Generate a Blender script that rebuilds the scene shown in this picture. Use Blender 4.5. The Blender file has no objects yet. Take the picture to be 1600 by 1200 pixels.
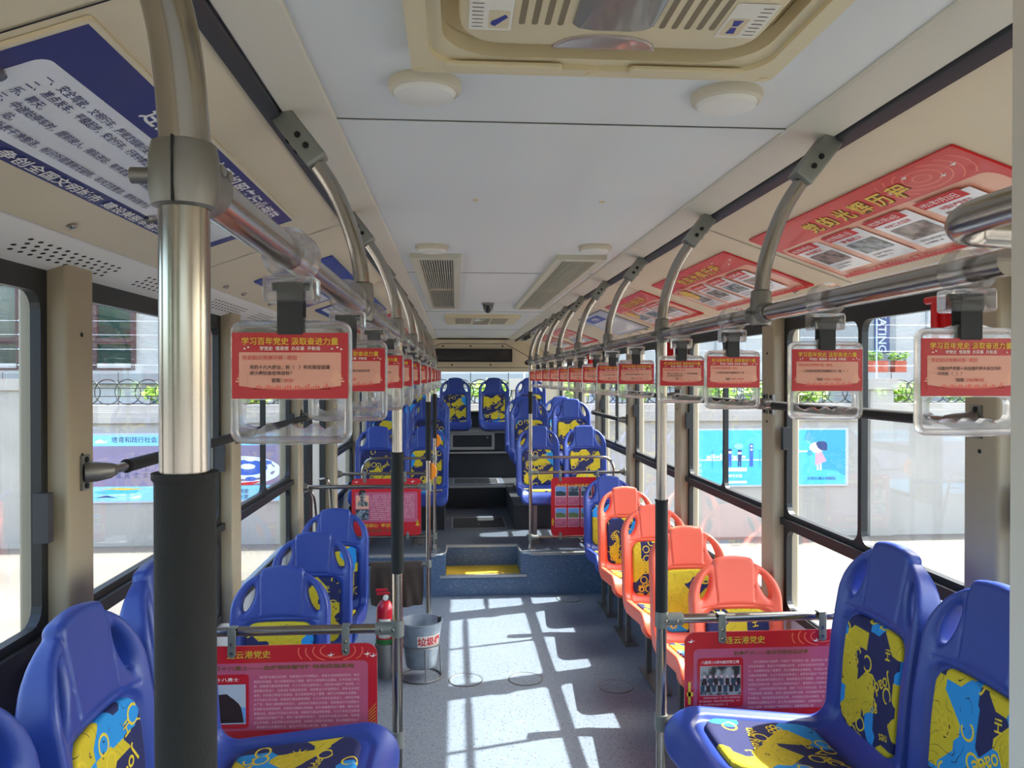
import bpy, math, random
import numpy as np
from mathutils import Vector, Matrix
random.seed(7)
D = bpy.data
SC = bpy.context.scene
COL = SC.collection
R = math.radians
PI = math.pi

# ------------------------------------------------------------------ camera, sky, sun, exposure
cam_d = D.cameras.new('camera'); cam = D.objects.new('camera', cam_d); COL.objects.link(cam)
cam_d.sensor_width = 36.0; cam_d.lens = 1220 / 1600 * 36; cam_d.clip_start = 0.02; cam_d.clip_end = 300
cam.location = (-0.23, 0.0, 1.82)
cam.rotation_euler = (R(90 - 0.47), 0, R(-4.13))
SC.camera = cam

SUN_DIR = Vector((-0.765, -0.212, -1.0)).normalized()      # the way the light travels
W = D.worlds.new('sky'); SC.world = W; W.use_nodes = True
wn = W.node_tree.nodes; wl = W.node_tree.links; wn.clear()
sky = wn.new('ShaderNodeTexSky'); sky.sky_type = 'NISHITA'; sky.sun_disc = False
sky.sun_elevation = R(51); sky.sun_rotation = math.atan2(0.765, 0.212); sky.air_density = 1.0; sky.dust_density = 4.0
bg = wn.new('ShaderNodeBackground'); bg.inputs['Strength'].default_value = 0.56
wo = wn.new('ShaderNodeOutputWorld'); wl.new(sky.outputs[0], bg.inputs[0]); wl.new(bg.outputs[0], wo.inputs[0])
sun_d = D.lights.new('sun', 'SUN'); sun_d.energy = 10.5; sun_d.angle = R(0.6); sun_d.color = (1.0, 0.97, 0.92)
sun = D.objects.new('sun', sun_d); COL.objects.link(sun)
sun.rotation_euler = SUN_DIR.to_track_quat('-Z', 'Y').to_euler(); sun.location = (20, 8, 30)
SC.view_settings.view_transform = 'Standard'; SC.view_settings.look = 'None'
SC.view_settings.exposure = 1.45; SC.view_settings.gamma = 1.0; SC.view_settings.use_curve_mapping = False
SC.cycles.use_denoising = True
SC.cycles.max_bounces = 14; SC.cycles.diffuse_bounces = 8; SC.cycles.glossy_bounces = 6
SC.cycles.transmission_bounces = 10; SC.cycles.transparent_max_bounces = 32
SC.cycles.caustics_reflective = False; SC.cycles.caustics_refractive = False
SC.cycles.sample_clamp_indirect = 8.0

# ------------------------------------------------------------------ materials
MATS = {}
def lin(h):
    c = [int(h[i:i + 2], 16) / 255 for i in (0, 2, 4)]
    return tuple(((x / 12.92) if x <= .04045 else ((x + .055) / 1.055) ** 2.4) for x in c) + (1,)
def mat(name, hexc, rough=.5, metal=0., coat=0., spec=.5, bump=None, var=None):
    m = D.materials.new(name); m.use_nodes = True; nt = m.node_tree; b = nt.nodes['Principled BSDF']
    b.inputs['Base Color'].default_value = lin(hexc); b.inputs['Roughness'].default_value = rough
    b.inputs['Metallic'].default_value = metal; b.inputs['Coat Weight'].default_value = coat
    b.inputs['Coat Roughness'].default_value = .06
    b.inputs['Specular IOR Level'].default_value = spec
    if var:                                   # (scale, hex, amount): soft mottling
        tc = nt.nodes.new('ShaderNodeTexCoord'); no = nt.nodes.new('ShaderNodeTexNoise'); no.inputs['Scale'].default_value = var[0]; no.inputs['Detail'].default_value = 5
        mx = nt.nodes.new('ShaderNodeMix'); mx.data_type = 'RGBA'; mx.inputs['A'].default_value = lin(hexc); mx.inputs['B'].default_value = lin(var[1])
        mr = nt.nodes.new('ShaderNodeMapRange'); mr.inputs['From Min'].default_value = .4; mr.inputs['From Max'].default_value = .7; mr.inputs['To Max'].default_value = var[2]
        nt.links.new(tc.outputs['Object'], no.inputs['Vector']); nt.links.new(no.outputs['Fac'], mr.inputs['Value'])
        nt.links.new(mr.outputs[0], mx.inputs['Factor']); nt.links.new(mx.outputs['Result'], b.inputs['Base Color'])
    if bump:
        tc = nt.nodes.new('ShaderNodeTexCoord'); no = nt.nodes.new('ShaderNodeTexNoise'); no.inputs['Scale'].default_value = bump[0]
        bp = nt.nodes.new('ShaderNodeBump'); bp.inputs['Strength'].default_value = bump[1]; bp.inputs['Distance'].default_value = .002
        nt.links.new(tc.outputs['Object'], no.inputs['Vector']); nt.links.new(no.outputs['Fac'], bp.inputs['Height']); nt.links.new(bp.outputs[0], b.inputs['Normal'])
    MATS[name] = m; return m

mat('ceiling_paint', 'dde1df', .55)
mat('cove_paint', 'd8d4c4', .5)
mat('strip_paint', 'f2f0e8', .5)
mat('beige_panel', 'ded0b2', .5, var=(3, 'd5c7a8', .4))
mat('pillar_paint', 'a3957c', .5)
mat('black_track', '2a2d33', .4)
mat('black_rubber', '141517', .45)
mat('foam', '1a1a1b', .85, bump=(400, .3))
mat('hole_black', '0a0a0a', .8)
mat('steel', 'a49d96', .2, 1.0)
mat('steel_dull', '9b9a97', .35, 1.0)
mat('cast_metal', '7e7b76', .45, .8)
mat('clamp_grey', '83857f', .45, .55)
mat('blue_plastic', '293f8c', .4)
mat('orange_plastic', 'f2694f', .38)
mat('ac_beige', 'd8cba6', .5)
mat('ac_white', 'd6c9a4', .5)
mat('lamp_white', 'e2e1d8', .4)
mat('grille_grey', 'bdbaa8', .5)
mat('grille_frame', 'c9c6b4', .5)
mat('lamp_rim', 'cfc6b0', .4)
mat('grille_brown', '7d7258', .6)
mat('grille_dark', '4b4a42', .6)
mat('smoke_glass', '7b7972', .2, coat=.3)
mat('red_lens', '9a8c86', .15, coat=.5)
mat('white_post', 'd6d2ca', .5)
mat('webbing', '3a3b3d', .8)
mat('wall_panel', 'a7adb3', .55)
mat('panel_dark', '24272b', .5)
mat('silver_edge', 'a8a8a6', .4, .6)
mat('tread_yellow', 'c9a52c', .6, var=(30, 'd8b53c', .6))
mat('sign_red', 'c8202c', .3, coat=.3)
mat('sign_pink', 'c25a78', .35, coat=.3)
mat('card_red', 'c42230', .3, coat=.35)
mat('card_pink', 'e9a692', .35, coat=.35)
mat('gold', 'e8c23a', .4)
mat('gold_dark', '6b5524', .5)
mat('ink_black', '2a1616', .6)
mat('ink_red', 'd02a30', .6)
mat('ink_white', 'f2efe9', .5)
mat('ink_pale', 'e8b9c0', .5)
mat('ink_navy', '2b2a63', .5)
mat('poster_red', 'd4141c', .35, coat=.15)
mat('poster_red_light', 'f06a5a', .35, coat=.4)
mat('poster_peach', 'f0b296', .35, coat=.15)
mat('poster_white', 'eceef2', .35, coat=.4)
mat('poster_navy', '2c2f74', .4, coat=.15)
mat('poster_blue', '25409a', .4, coat=.2)
mat('poster_cyan', '5cb8e8', .4)
mat('poster_grey', 'b9bfca', .4)
mat('sky_blue_print', '6f9ed8', .4)
mat('hill_print', '33434e', .5)
mat('grass_print', '6d7c4c', .5)
mat('extinguisher_red', 'c8182a', .3, coat=.3)
mat('green_band', '2f7d3c', .5)
mat('galvanised', 'a5b0b8', .4, .55, var=(20, '8a959e', .7))
mat('brown_cloth', '4a4038', .9, bump=(60, .6))
mat('button_orange', 'f08a10', .4)
mat('hammer_red', 'd01a1e', .35)
mat('lcd_black', '15161a', .15, coat=.4)
mat('plaster', 'b0a89d', .8, var=(1.5, '9f988d', .6))
mat('facade', 'b4b1ab', .8, var=(.6, 'a7a5a0', .6))
mat('facade_dark', '8d908f', .8)
mat('concrete', '67625b', .85, var=(.5, '524d47', .9), bump=(8, .4))
mat('fence_black', '17181a', .5)
mat('brown_frame', '4a3030', .5)
mat('dark_glass', '2c3c3a', .05, spec=1.0)
mat('mural_cyan', '52bdea', .6)
mat('mural_pale', '8fd0e8', .6)
mat('mural_teal', '3f9fb8', .6)
mat('mural_mauve', '8d7f98', .6)
mat('mural_white', 'eef4f6', .6)
mat('mural_navy', '30406e', .6)
mat('mural_pink', 'f0a0a8', .6)
mat('mural_skin', 'f4dcd4', .6)
mat('mural_blue', '3f66c0', .6)
mat('leaf_bright', '93b83c', .6)
mat('leaf_dark', '3d6a2c', .6)
mat('bark', '5b4a3a', .8)
mat('sticker_white', 'e8e4d6', .5)
mat('sticker_blue', '27348c', .5)
mat('brick_pot', 'b5553a', .7)
mat('tank_blue', '4f78b8', .4)

def speckle(name, base, dots, scale, thr):
    m = mat(name, base, .42); nt = m.node_tree; b = nt.nodes['Principled BSDF']
    tc = nt.nodes.new('ShaderNodeTexCoord'); prev = None
    mxin = lin(base)
    for k, (hexc, sc, th) in enumerate(dots):
        v = nt.nodes.new('ShaderNodeTexVoronoi'); v.inputs['Scale'].default_value = sc; v.inputs['Randomness'].default_value = 1
        mp = nt.nodes.new('ShaderNodeMapping'); mp.inputs['Location'].default_value = (k * 3.1, k * 1.7, k * .9)
        lt = nt.nodes.new('ShaderNodeMath'); lt.operation = 'LESS_THAN'; lt.inputs[1].default_value = th
        mx = nt.nodes.new('ShaderNodeMix'); mx.data_type = 'RGBA'; mx.inputs['B'].default_value = lin(hexc)
        nt.links.new(tc.outputs['Object'], mp.inputs[0]); nt.links.new(mp.outputs[0], v.inputs['Vector'])
        nt.links.new(v.outputs['Distance'], lt.inputs[0]); nt.links.new(lt.outputs[0], mx.inputs['Factor'])
        if prev is None: mx.inputs['A'].default_value = mxin
        else: nt.links.new(prev, mx.inputs['A'])
        prev = mx.outputs['Result']
    nt.links.new(prev, b.inputs['Base Color'])
speckle('floor_vinyl', '6a7481', [('a6adb4', 95, .20), ('2c3344', 42, .17)], 0, 0)
speckle('rear_vinyl', '4b535f', [('8a929a', 95, .16), ('2a303a', 60, .2)], 0, 0)
speckle('riser_vinyl', '50647e', [('c4ccd4', 48, .13), ('3a4a62', 60, .24)], 0, 0)

def photo(name, dark, light, scale):
    m = mat(name, light, .4, coat=.3); nt = m.node_tree; b = nt.nodes['Principled BSDF']
    tc = nt.nodes.new('ShaderNodeTexCoord'); n = nt.nodes.new('ShaderNodeTexNoise'); n.inputs['Scale'].default_value = scale; n.inputs['Detail'].default_value = 6
    cr = nt.nodes.new('ShaderNodeValToRGB'); cr.color_ramp.elements[0].position = .42; cr.color_ramp.elements[1].position = .58
    cr.color_ramp.elements[0].color = lin(dark); cr.color_ramp.elements[1].color = lin(light)
    nt.links.new(tc.outputs['Object'], n.inputs['Vector']); nt.links.new(n.outputs['Fac'], cr.inputs[0]); nt.links.new(cr.outputs[0], b.inputs['Base Color'])
photo('photo_grey', '33312f', 'a9a7a2', 40)
photo('photo_warm', '4a3a3c', '9a8480', 30)
photo('photo_cool', '25313a', '8fa0ac', 35)

def transp(name, tint, fac_mul, glossy_rough=.0):      # thin clear sheet: straight-through light plus a Fresnel reflection
    m = D.materials.new(name); m.use_nodes = True; nt = m.node_tree; nt.nodes.clear()
    o = nt.nodes.new('ShaderNodeOutputMaterial'); mx = nt.nodes.new('ShaderNodeMixShader'); fr = nt.nodes.new('ShaderNodeFresnel'); fr.inputs[0].default_value = 1.45
    ml = nt.nodes.new('ShaderNodeMath'); ml.operation = 'MULTIPLY'; ml.inputs[1].default_value = fac_mul
    t = nt.nodes.new('ShaderNodeBsdfTransparent'); t.inputs[0].default_value = tint; g = nt.nodes.new('ShaderNodeBsdfGlossy'); g.inputs['Roughness'].default_value = glossy_rough
    nt.links.new(fr.outputs[0], ml.inputs[0]); nt.links.new(ml.outputs[0], mx.inputs[0]); nt.links.new(t.outputs[0], mx.inputs[1]); nt.links.new(g.outputs[0], mx.inputs[2]); nt.links.new(mx.outputs[0], o.inputs[0])
    MATS[name] = m
transp('window_glass', (.93, .96, .95, 1), .3)
def acrylic():
    m = D.materials.new('clear_acrylic'); m.use_nodes = True; nt = m.node_tree; b = nt.nodes['Principled BSDF']
    b.inputs['Base Color'].default_value = (.93, .91, .90, 1); b.inputs['Transmission Weight'].default_value = .86; b.inputs['Roughness'].default_value = .05; b.inputs['IOR'].default_value = 1.42
    o = nt.nodes['Material Output']; mx = nt.nodes.new('ShaderNodeMixShader'); mx.inputs[0].default_value = .38
    t = nt.nodes.new('ShaderNodeBsdfTransparent'); t.inputs[0].default_value = (.95, .94, .94, 1)
    nt.links.new(b.outputs[0], mx.inputs[1]); nt.links.new(t.outputs[0], mx.inputs[2]); nt.links.new(mx.outputs[0], o.inputs[0])
    MATS['clear_acrylic'] = m
acrylic()

def fabric():
    m = mat('seat_fabric', '20244e', .85); nt = m.node_tree; b = nt.nodes['Principled BSDF']; N = nt.nodes.new; L = nt.links.new
    uv = N('ShaderNodeTexCoord'); info = N('ShaderNodeObjectInfo')
    off = N('ShaderNodeVectorMath'); off.operation = 'SCALE'; off.inputs[0].default_value = (7.3, 3.1, 0)
    L(info.outputs['Random'], off.inputs['Scale'])
    ad = N('ShaderNodeVectorMath'); ad.operation = 'ADD'; L(uv.outputs['UV'], ad.inputs[0]); L(off.outputs[0], ad.inputs[1])
    v = N('ShaderNodeTexVoronoi'); v.voronoi_dimensions = '2D'; v.inputs['Scale'].default_value = 10.5; v.distance = 'MANHATTAN'; L(ad.outputs[0], v.inputs['Vector'])
    sp = N('ShaderNodeSeparateColor'); L(v.outputs['Color'], sp.inputs[0])
    cr = N('ShaderNodeValToRGB'); e = cr.color_ramp; e.interpolation = 'CONSTANT'
    e.elements[0].color = lin('1c2050'); e.elements[1].position = .42; e.elements[1].color = lin('c3ac1e')
    q = e.elements.new(.84); q.color = lin('1f86c8')
    L(sp.outputs[0], cr.inputs[0])
    # thin wavy black pen lines on the yellow patches
    ns = N('ShaderNodeTexNoise'); ns.noise_dimensions = '2D'; ns.inputs['Scale'].default_value = 9; ns.inputs['Detail'].default_value = 1; L(ad.outputs[0], ns.inputs['Vector'])
    mu = N('ShaderNodeMath'); mu.operation = 'MULTIPLY'; mu.inputs[1].default_value = 9; L(ns.outputs['Fac'], mu.inputs[0])
    fr = N('ShaderNodeMath'); fr.operation = 'FRACT'; L(mu.outputs[0], fr.inputs[0])
    lt = N('ShaderNodeMath'); lt.operation = 'LESS_THAN'; lt.inputs[1].default_value = .05; L(fr.outputs[0], lt.inputs[0])
    n2 = N('ShaderNodeTexNoise'); n2.noise_dimensions = '2D'; n2.inputs['Scale'].default_value = 22; L(ad.outputs[0], n2.inputs['Vector'])
    g2 = N('ShaderNodeMath'); g2.operation = 'GREATER_THAN'; g2.inputs[1].default_value = .5; L(n2.outputs['Fac'], g2.inputs[0])
    l2 = N('ShaderNodeMath'); l2.operation = 'MULTIPLY'; L(lt.outputs[0], l2.inputs[0]); L(g2.outputs[0], l2.inputs[1])
    m1 = N('ShaderNodeMix'); m1.data_type = 'RGBA'; m1.inputs['B'].default_value = lin('15152a'); L(l2.outputs[0], m1.inputs['Factor']); L(cr.outputs[0], m1.inputs['A'])
    # yellow doodle rings and strokes on the dark patches
    w = N('ShaderNodeTexVoronoi'); w.voronoi_dimensions = '2D'; w.inputs['Scale'].default_value = 17; L(ad.outputs[0], w.inputs['Vector'])
    sb = N('ShaderNodeMath'); sb.operation = 'SUBTRACT'; sb.inputs[1].default_value = .34; L(w.outputs['Distance'], sb.inputs[0])
    ab = N('ShaderNodeMath'); ab.operation = 'ABSOLUTE'; L(sb.outputs[0], ab.inputs[0])
    l3 = N('ShaderNodeMath'); l3.operation = 'LESS_THAN'; l3.inputs[1].default_value = .05; L(ab.outputs[0], l3.inputs[0])
    sp2 = N('ShaderNodeSeparateColor'); L(w.outputs['Color'], sp2.inputs[0])
    g3 = N('ShaderNodeMath'); g3.operation = 'GREATER_THAN'; g3.inputs[1].default_value = .62; L(sp2.outputs[1], g3.inputs[0])
    l4 = N('ShaderNodeMath'); l4.operation = 'MULTIPLY'; L(l3.outputs[0], l4.inputs[0]); L(g3.outputs[0], l4.inputs[1])
    m2 = N('ShaderNodeMix'); m2.data_type = 'RGBA'; m2.inputs['B'].default_value = lin('d2b52a'); L(l4.outputs[0], m2.inputs['Factor']); L(m1.outputs['Result'], m2.inputs['A'])
    L(m2.outputs['Result'], b.inputs['Base Color'])
fabric()
mat('fabric_yellow', 'd2b52a', .85)

# ------------------------------------------------------------------ mesh helpers
class Frame:
    def __init__(s, o, u, v):
        s.o = Vector(o); s.u = Vector(u).normalized(); s.v = Vector(v).normalized(); s.n = s.u.cross(s.v)
    def __call__(s, x, y, z=0): return s.o + s.u * x + s.v * y + s.n * z
WORLD = Frame((0, 0, 0), (1, 0, 0), (0, 1, 0))

def rrect(x0, y0, x1, y1, r=.0, k=5, m=0):
    r = max(r, 1e-4); pts = []
    cs = [(x1 - r, y0 + r, -90), (x1 - r, y1 - r, 0), (x0 + r, y1 - r, 90), (x0 + r, y0 + r, 180)]
    for i, (cx, cy, a0) in enumerate(cs):
        arc = [(cx + r * math.cos(R(a0 + 90 * j / k)), cy + r * math.sin(R(a0 + 90 * j / k))) for j in range(k + 1)]
        pts += arc
        nx, ny, na = cs[(i + 1) % 4]; q = (nx + r * math.cos(R(na)), ny + r * math.sin(R(na)))
        for j in range(1, m + 1):
            t = j / (m + 1); pts.append((arc[-1][0] * (1 - t) + q[0] * t, arc[-1][1] * (1 - t) + q[1] * t))
    return pts
def ell(cx, cy, a, b, n=24): return [(cx + a * math.cos(2 * PI * i / n), cy + b * math.sin(2 * PI * i / n)) for i in range(n)]

GLY = {}
def glyphs(s, bold=0., res=2):
    k = (s, bold, res)
    if k not in GLY:
        cu = D.curves.new('t', 'FONT'); cu.body = s; cu.resolution_u = res; cu.offset = bold
        o = D.objects.new('t', cu); me = D.meshes.new_from_object(o)
        GLY[k] = ([(v.co.x, v.co.y) for v in me.vertices], [tuple(p.vertices) for p in me.polygons])
        D.objects.remove(o); D.curves.remove(cu); D.meshes.remove(me)
    return GLY[k]

class MB:
    def __init__(s, F=WORLD): s.v = []; s.f = []; s.k = []; s.sm = []; s.F = F; s.z = 0.
    def add(s, vs, fs, m, smooth=False):
        b = len(s.v); s.v += [tuple(p) for p in vs]
        for f in fs: s.f.append(tuple(b + i for i in f)); s.k.append(m); s.sm.append(smooth)
        return s
    def box(s, x0, x1, y0, y1, z0, z1, m, F=None):
        F = F or WORLD
        vs = [F(x, y, z) for z in (z0, z1) for y in (y0, y1) for x in (x0, x1)]
        return s.add(vs, [(0, 2, 3, 1), (4, 5, 7, 6), (0, 1, 5, 4), (2, 6, 7, 3), (0, 4, 6, 2), (1, 3, 7, 5)], m)
    def prism(s, poly, z0, z1, m, F=None, smooth=False):
        F = F or s.F; n = len(poly)
        vs = [F(x, y, z0) for x, y in poly] + [F(x, y, z1) for x, y in poly]
        return s.add(vs, [tuple(range(n - 1, -1, -1)), tuple(range(n, 2 * n))] + [(i, (i + 1) % n, n + (i + 1) % n, n + i) for i in range(n)], m, smooth)
    def bprism(s, poly, z0, z1, c, m, F=None):           # prism whose top edge is rounded by an inset
        F = F or s.F; n = len(poly); cx = sum(p[0] for p in poly) / n; cy = sum(p[1] for p in poly) / n
        ins = []
        for i in range(n):
            a, p, b = Vector(poly[i - 1]), Vector(poly[i]), Vector(poly[(i + 1) % n]); t = (b - a)
            nn = Vector((-t.y, t.x)).normalized() if t.length > 1e-9 else Vector((cx - p.x, cy - p.y)).normalized()
            ins.append(nn)
        rings = [[F(x, y, z0) for x, y in poly]]
        for a in (0, 30, 60, 90):
            d = c * (1 - math.cos(R(a))); h = z1 - c + c * math.sin(R(a)) if z1 > z0 else z1 + c - c * math.sin(R(a))
            rings.append([F(poly[i][0] + ins[i].x * d, poly[i][1] + ins[i].y * d, h) for i in range(n)])
        vs = [p for r in rings for p in r]; fs = [tuple(range(n - 1, -1, -1)), tuple(range((len(rings) - 1) * n, len(rings) * n))]
        for k in range(len(rings) - 1): fs += [(k * n + i, k * n + (i + 1) % n, (k + 1) * n + (i + 1) % n, (k + 1) * n + i) for i in range(n)]
        return s.add(vs, fs, m, True)
    def ring(s, outer, inner, z0, z1, m, F=None, smooth=False):
        F = F or s.F; n = len(outer)
        vs = [F(x, y, z) for z in (z0, z1) for L in (outer, inner) for x, y in L]; fs = []
        for i in range(n):
            j = (i + 1) % n
            fs += [(2 * n + i, 2 * n + j, 3 * n + j, 3 * n + i), (j, i, n + i, n + j), (i, j, 2 * n + j, 2 * n + i), (n + j, n + i, 3 * n + i, 3 * n + j)]
        return s.add(vs, fs, m, smooth)
    def tube(s, pts, r, m, seg=12, caps=True, closed=False):
        P = [Vector(p) for p in pts]; n = len(P); rs = r if isinstance(r, (list, tuple)) else [r] * n
        T = []
        for i in range(n):
            a = P[i - 1] if (i > 0 or closed) else P[i]; b = P[(i + 1) % n] if (i < n - 1 or closed) else P[i]
            T.append((b - a).normalized())
        up = Vector((0, 0, 1)) if abs(T[0].z) < .9 else Vector((1, 0, 0)); N = (up - T[0] * up.dot(T[0])).normalized(); vs = []
        for i in range(n):
            N = (N - T[i] * N.dot(T[i])).normalized(); B = T[i].cross(N)
            vs += [P[i] + (N * math.cos(2 * PI * k / seg) + B * math.sin(2 * PI * k / seg)) * rs[i] for k in range(seg)]
        fs = []
        for i in range(n if closed else n - 1):
            a = i * seg; b = ((i + 1) % n) * seg
            fs += [(a + k, a + (k + 1) % seg, b + (k + 1) % seg, b + k) for k in range(seg)]
        if caps and not closed: fs += [tuple(range(seg - 1, -1, -1)), tuple(range((n - 1) * seg, n * seg))]
        return s.add(vs, fs, m, True)
    def cyl(s, p, q, r, m, seg=16): return s.tube([p, q], r, m, seg)
    def lathe(s, prof, o, ax, m, seg=24):                # prof (radius, along axis)
        ax = Vector(ax).normalized(); o = Vector(o); t = Vector((1, 0, 0)) if abs(ax.x) < .9 else Vector((0, 1, 0))
        a = (t - ax * t.dot(ax)).normalized(); b = ax.cross(a)
        vs = [o + ax * h + (a * math.cos(2 * PI * k / seg) + b * math.sin(2 * PI * k / seg)) * max(r, 1e-5) for r, h in prof for k in range(seg)]; fs = []
        for i in range(len(prof) - 1): fs += [(i * seg + k, i * seg + (k + 1) % seg, (i + 1) * seg + (k + 1) % seg, (i + 1) * seg + k) for k in range(seg)]
        return s.add(vs, fs, m, True)
    # flat print, each call one hair above the last
    def flat(s, poly, m, dz=.00025): s.z += dz; n = len(poly); return s.add([s.F(x, y, s.z) for x, y in poly], [tuple(range(n))], m)
    def text(s, t, x, y, h, m, align='l', bold=0., res=2, wid=None, sx=1., rot=0., dz=.00025):
        v, f = glyphs(t, bold, res); s.z += dz
        if not v: return s
        x0 = min(p[0] for p in v); x1 = max(p[0] for p in v)
        if wid: sx = wid / max((x1 - x0) * h, 1e-6)
        o = {'l': -x0, 'c': -(x0 + x1) / 2, 'r': -x1}[align]; c, sn = math.cos(rot), math.sin(rot)
        def q(p): a = (p[0] + o) * h * sx; b = p[1] * h; return s.F(x + a * c - b * sn, y + a * sn + b * c, s.z)
        return s.add([q(p) for p in v], f, m)
    def build(s, name, parent=None, angle=35):
        me = D.meshes.new(name); me.from_pydata(s.v, [], s.f); ks = list(dict.fromkeys(s.k))
        for k in ks: me.materials.append(MATS[k])
        me.polygons.foreach_set('material_index', [ks.index(k) for k in s.k]); me.polygons.foreach_set('use_smooth', [bool(x) for x in s.sm])
        me.update()
        if any(s.sm): me.set_sharp_from_angle(angle=R(angle))
        o = D.objects.new(name, me); COL.objects.link(o)
        if parent: o.parent = parent
        return o
def tag(o, label, cat, group=None, kind=None):
    o['label'] = label; o['category'] = cat
    if group: o['group'] = group
    if kind: o['kind'] = kind
    return o
def struct(o, label=None):
    o['kind'] = 'structure'
    if label: o['label'] = label
    return o
def thing(name, loc, label, cat, group=None, rz=0):
    o = D.objects.new(name, None); COL.objects.link(o); o.location = loc; o.rotation_euler = (0, 0, rz); o.empty_display_size = .05
    return tag(o, label, cat, group)
def dup(src, loc, rz, label, group=None):
    r = src.copy(); COL.objects.link(r); r.location = loc; r.rotation_euler = (0, 0, rz); r['label'] = label
    if group: r['group'] = group
    for ch in src.children:
        c = ch.copy(); COL.objects.link(c); c.parent = r
        for g in ch.children:
            d = g.copy(); COL.objects.link(d); d.parent = c
    return r
ORD = ['first', 'second', 'third', 'fourth', 'fifth', 'sixth', 'seventh', 'eighth', 'ninth', 'tenth', 'eleventh', 'twelfth', 'thirteenth', 'fourteenth', 'fifteenth']
def spline(P, n=8):                                       # Catmull-Rom through points
    P = [Vector(p) for p in P]; out = []
    for i in range(len(P) - 1):
        a = P[i - 1] if i else P[0] * 2 - P[1]; b, c = P[i], P[i + 1]; d = P[i + 2] if i + 2 < len(P) else P[-1] * 2 - P[-2]
        for j in range(n):
            t = j / n; out.append(.5 * ((2 * b) + (c - a) * t + (2 * a - 5 * b + 4 * c - d) * t * t + (3 * b - a - 3 * c + d) * t ** 3))
    out.append(P[-1]); return out

# ------------------------------------------------------------------ setting: floor, walls, roof
HW = 1.25; Y0 = -1.6; YR = 10.9; YP = 6.5; YB = 6.85; ZP = .345; ZT = .167
fl = MB(); fl.box(-HW, HW, Y0, YP, -.12, 0, 'floor_vinyl')
struct(fl.build('floor'), 'blue grey speckled vinyl floor of the bus')
pl = MB()
pl.box(-HW, -.315, YP, YB, -.12, ZP, 'riser_vinyl'); pl.box(.315, HW, YP, YB, -.12, ZP, 'riser_vinyl')
pl.box(-.315, .315, YP, YB, -.12, ZT, 'riser_vinyl'); pl.box(-HW, HW, YB, 8.87, -.12, ZP, 'riser_vinyl')
pl.box(-HW, HW, 8.87, 9.68, -.12, .58, 'panel_dark'); pl.box(-HW, HW, 9.68, 9.86, -.12, .89, 'panel_dark'); pl.box(-HW, HW, 9.86, YR, -.12, 1.13, 'panel_dark')
pl.box(-HW, -.34, 7.55, 8.87, ZP, .58, 'panel_dark'); pl.box(.34, HW, 7.55, 8.87, ZP, .58, 'panel_dark')
for sx in (-1, 1):
    pl.box(min(sx * .34, sx * HW), max(sx * .34, sx * HW), YP + .02, 7.55, ZP, ZP + .003, 'rear_vinyl')
pl.box(-.34, .34, YB + .02, 8.87, ZP, ZP + .003, 'rear_vinyl')
pl.box(-.34, .34, 8.87, 9.68, .58, .583, 'rear_vinyl')
struct(pl.build('floor_rear'), 'raised rear floor with steps in the aisle')
ty = MB(); ty.box(-.312, .312, YP + .03, YB, ZT, ZT + .003, 'tread_yellow'); struct(ty.build('trim_1'), 'yellow tread of the aisle step')
ed = MB()
ed.box(-.36, .36, YP - .012, YP + .03, ZT - .012, ZT + .008, 'silver_edge'); struct(ed.build('trim_2'), 'silver nosing of the lower step')
ed = MB()
for sx in (-1, 1):
    x0, x1 = sorted((sx * .40, sx * HW)); ed.box(x0, x1, YP - .012, YP + .03, ZP - .012, ZP + .008, 'silver_edge')
    ed.tube([(sx * .40, YP + .005, ZP), (sx * .36, YP + .015, ZP), (sx * .325, YP + .06, ZP), (sx * .315, YP + .12, ZP), (sx * .312, YB, ZP)], .011, 'silver_edge', 8)
ed.box(-.315, .315, YB - .012, YB + .03, ZP - .012, ZP + .008, 'silver_edge'); struct(ed.build('trim_3'), 'silver nosing round the raised floor')
ed = MB(); ed.box(-.34, .34, 8.85, 8.885, .57, .59, 'silver_edge'); ed.box(-.6, .6, 9.665, 9.69, .88, .9, 'silver_edge'); ed.box(-.6, .6, 9.845, 9.875, 1.12, 1.14, 'silver_edge')
struct(ed.build('trim_4'), 'silver nosings of the rear steps')
for (nm, x0, x1, y0, y1, z, lab) in (('floor_hatch_cover', -.27, .27, 7.62, 8.2, ZP + .003, 'rectangular hatch outlined in the raised aisle floor'), ('floor_hatch_cover', -.26, .28, 9.1, 9.55, .583, 'rectangular hatch outlined on the upper rear step')):
    t = MB(); t.ring(rrect(x0, y0, x1, y1, .01), rrect(x0 + .012, y0 + .012, x1 - .012, y1 - .012, .008), z, z + .003, 'silver_edge')
    t.box(x0 + .012, x1 - .012, y0 + .012, y1 - .012, z, z + .0015, 'panel_dark'); t.cyl(((x0 + x1) / 2, y0 + .2, z), ((x0 + x1) / 2, y0 + .2, z + .004), .012, 'silver_edge')
    tag(t.build(nm), lab, 'hatch')
F = Frame((0, 9.86, .9), (1, 0, 0), (0, 0, 1))            # upright hatch under the rear bench
t = thing('engine_hatch', (0, 9.855, .9), 'upright framed hatch below the rearmost row of seats', 'hatch')
FL = Frame((0, 0, 0), (1, 0, 0), (0, 0, 1))
a = MB(FL); a.ring(rrect(-.30, .01, .26, .215, .01), rrect(-.265, .045, .225, .195, .01), 0, .012, 'silver_edge'); a.build('hatch_frame', t)
a = MB(FL); a.box(-.265, .225, -.004, 0, .045, .195, 'panel_dark'); a.cyl((.17, -.01, .165), (.17, 0, .165), .012, 'steel_dull'); a.build('hatch_door', t)

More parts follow.
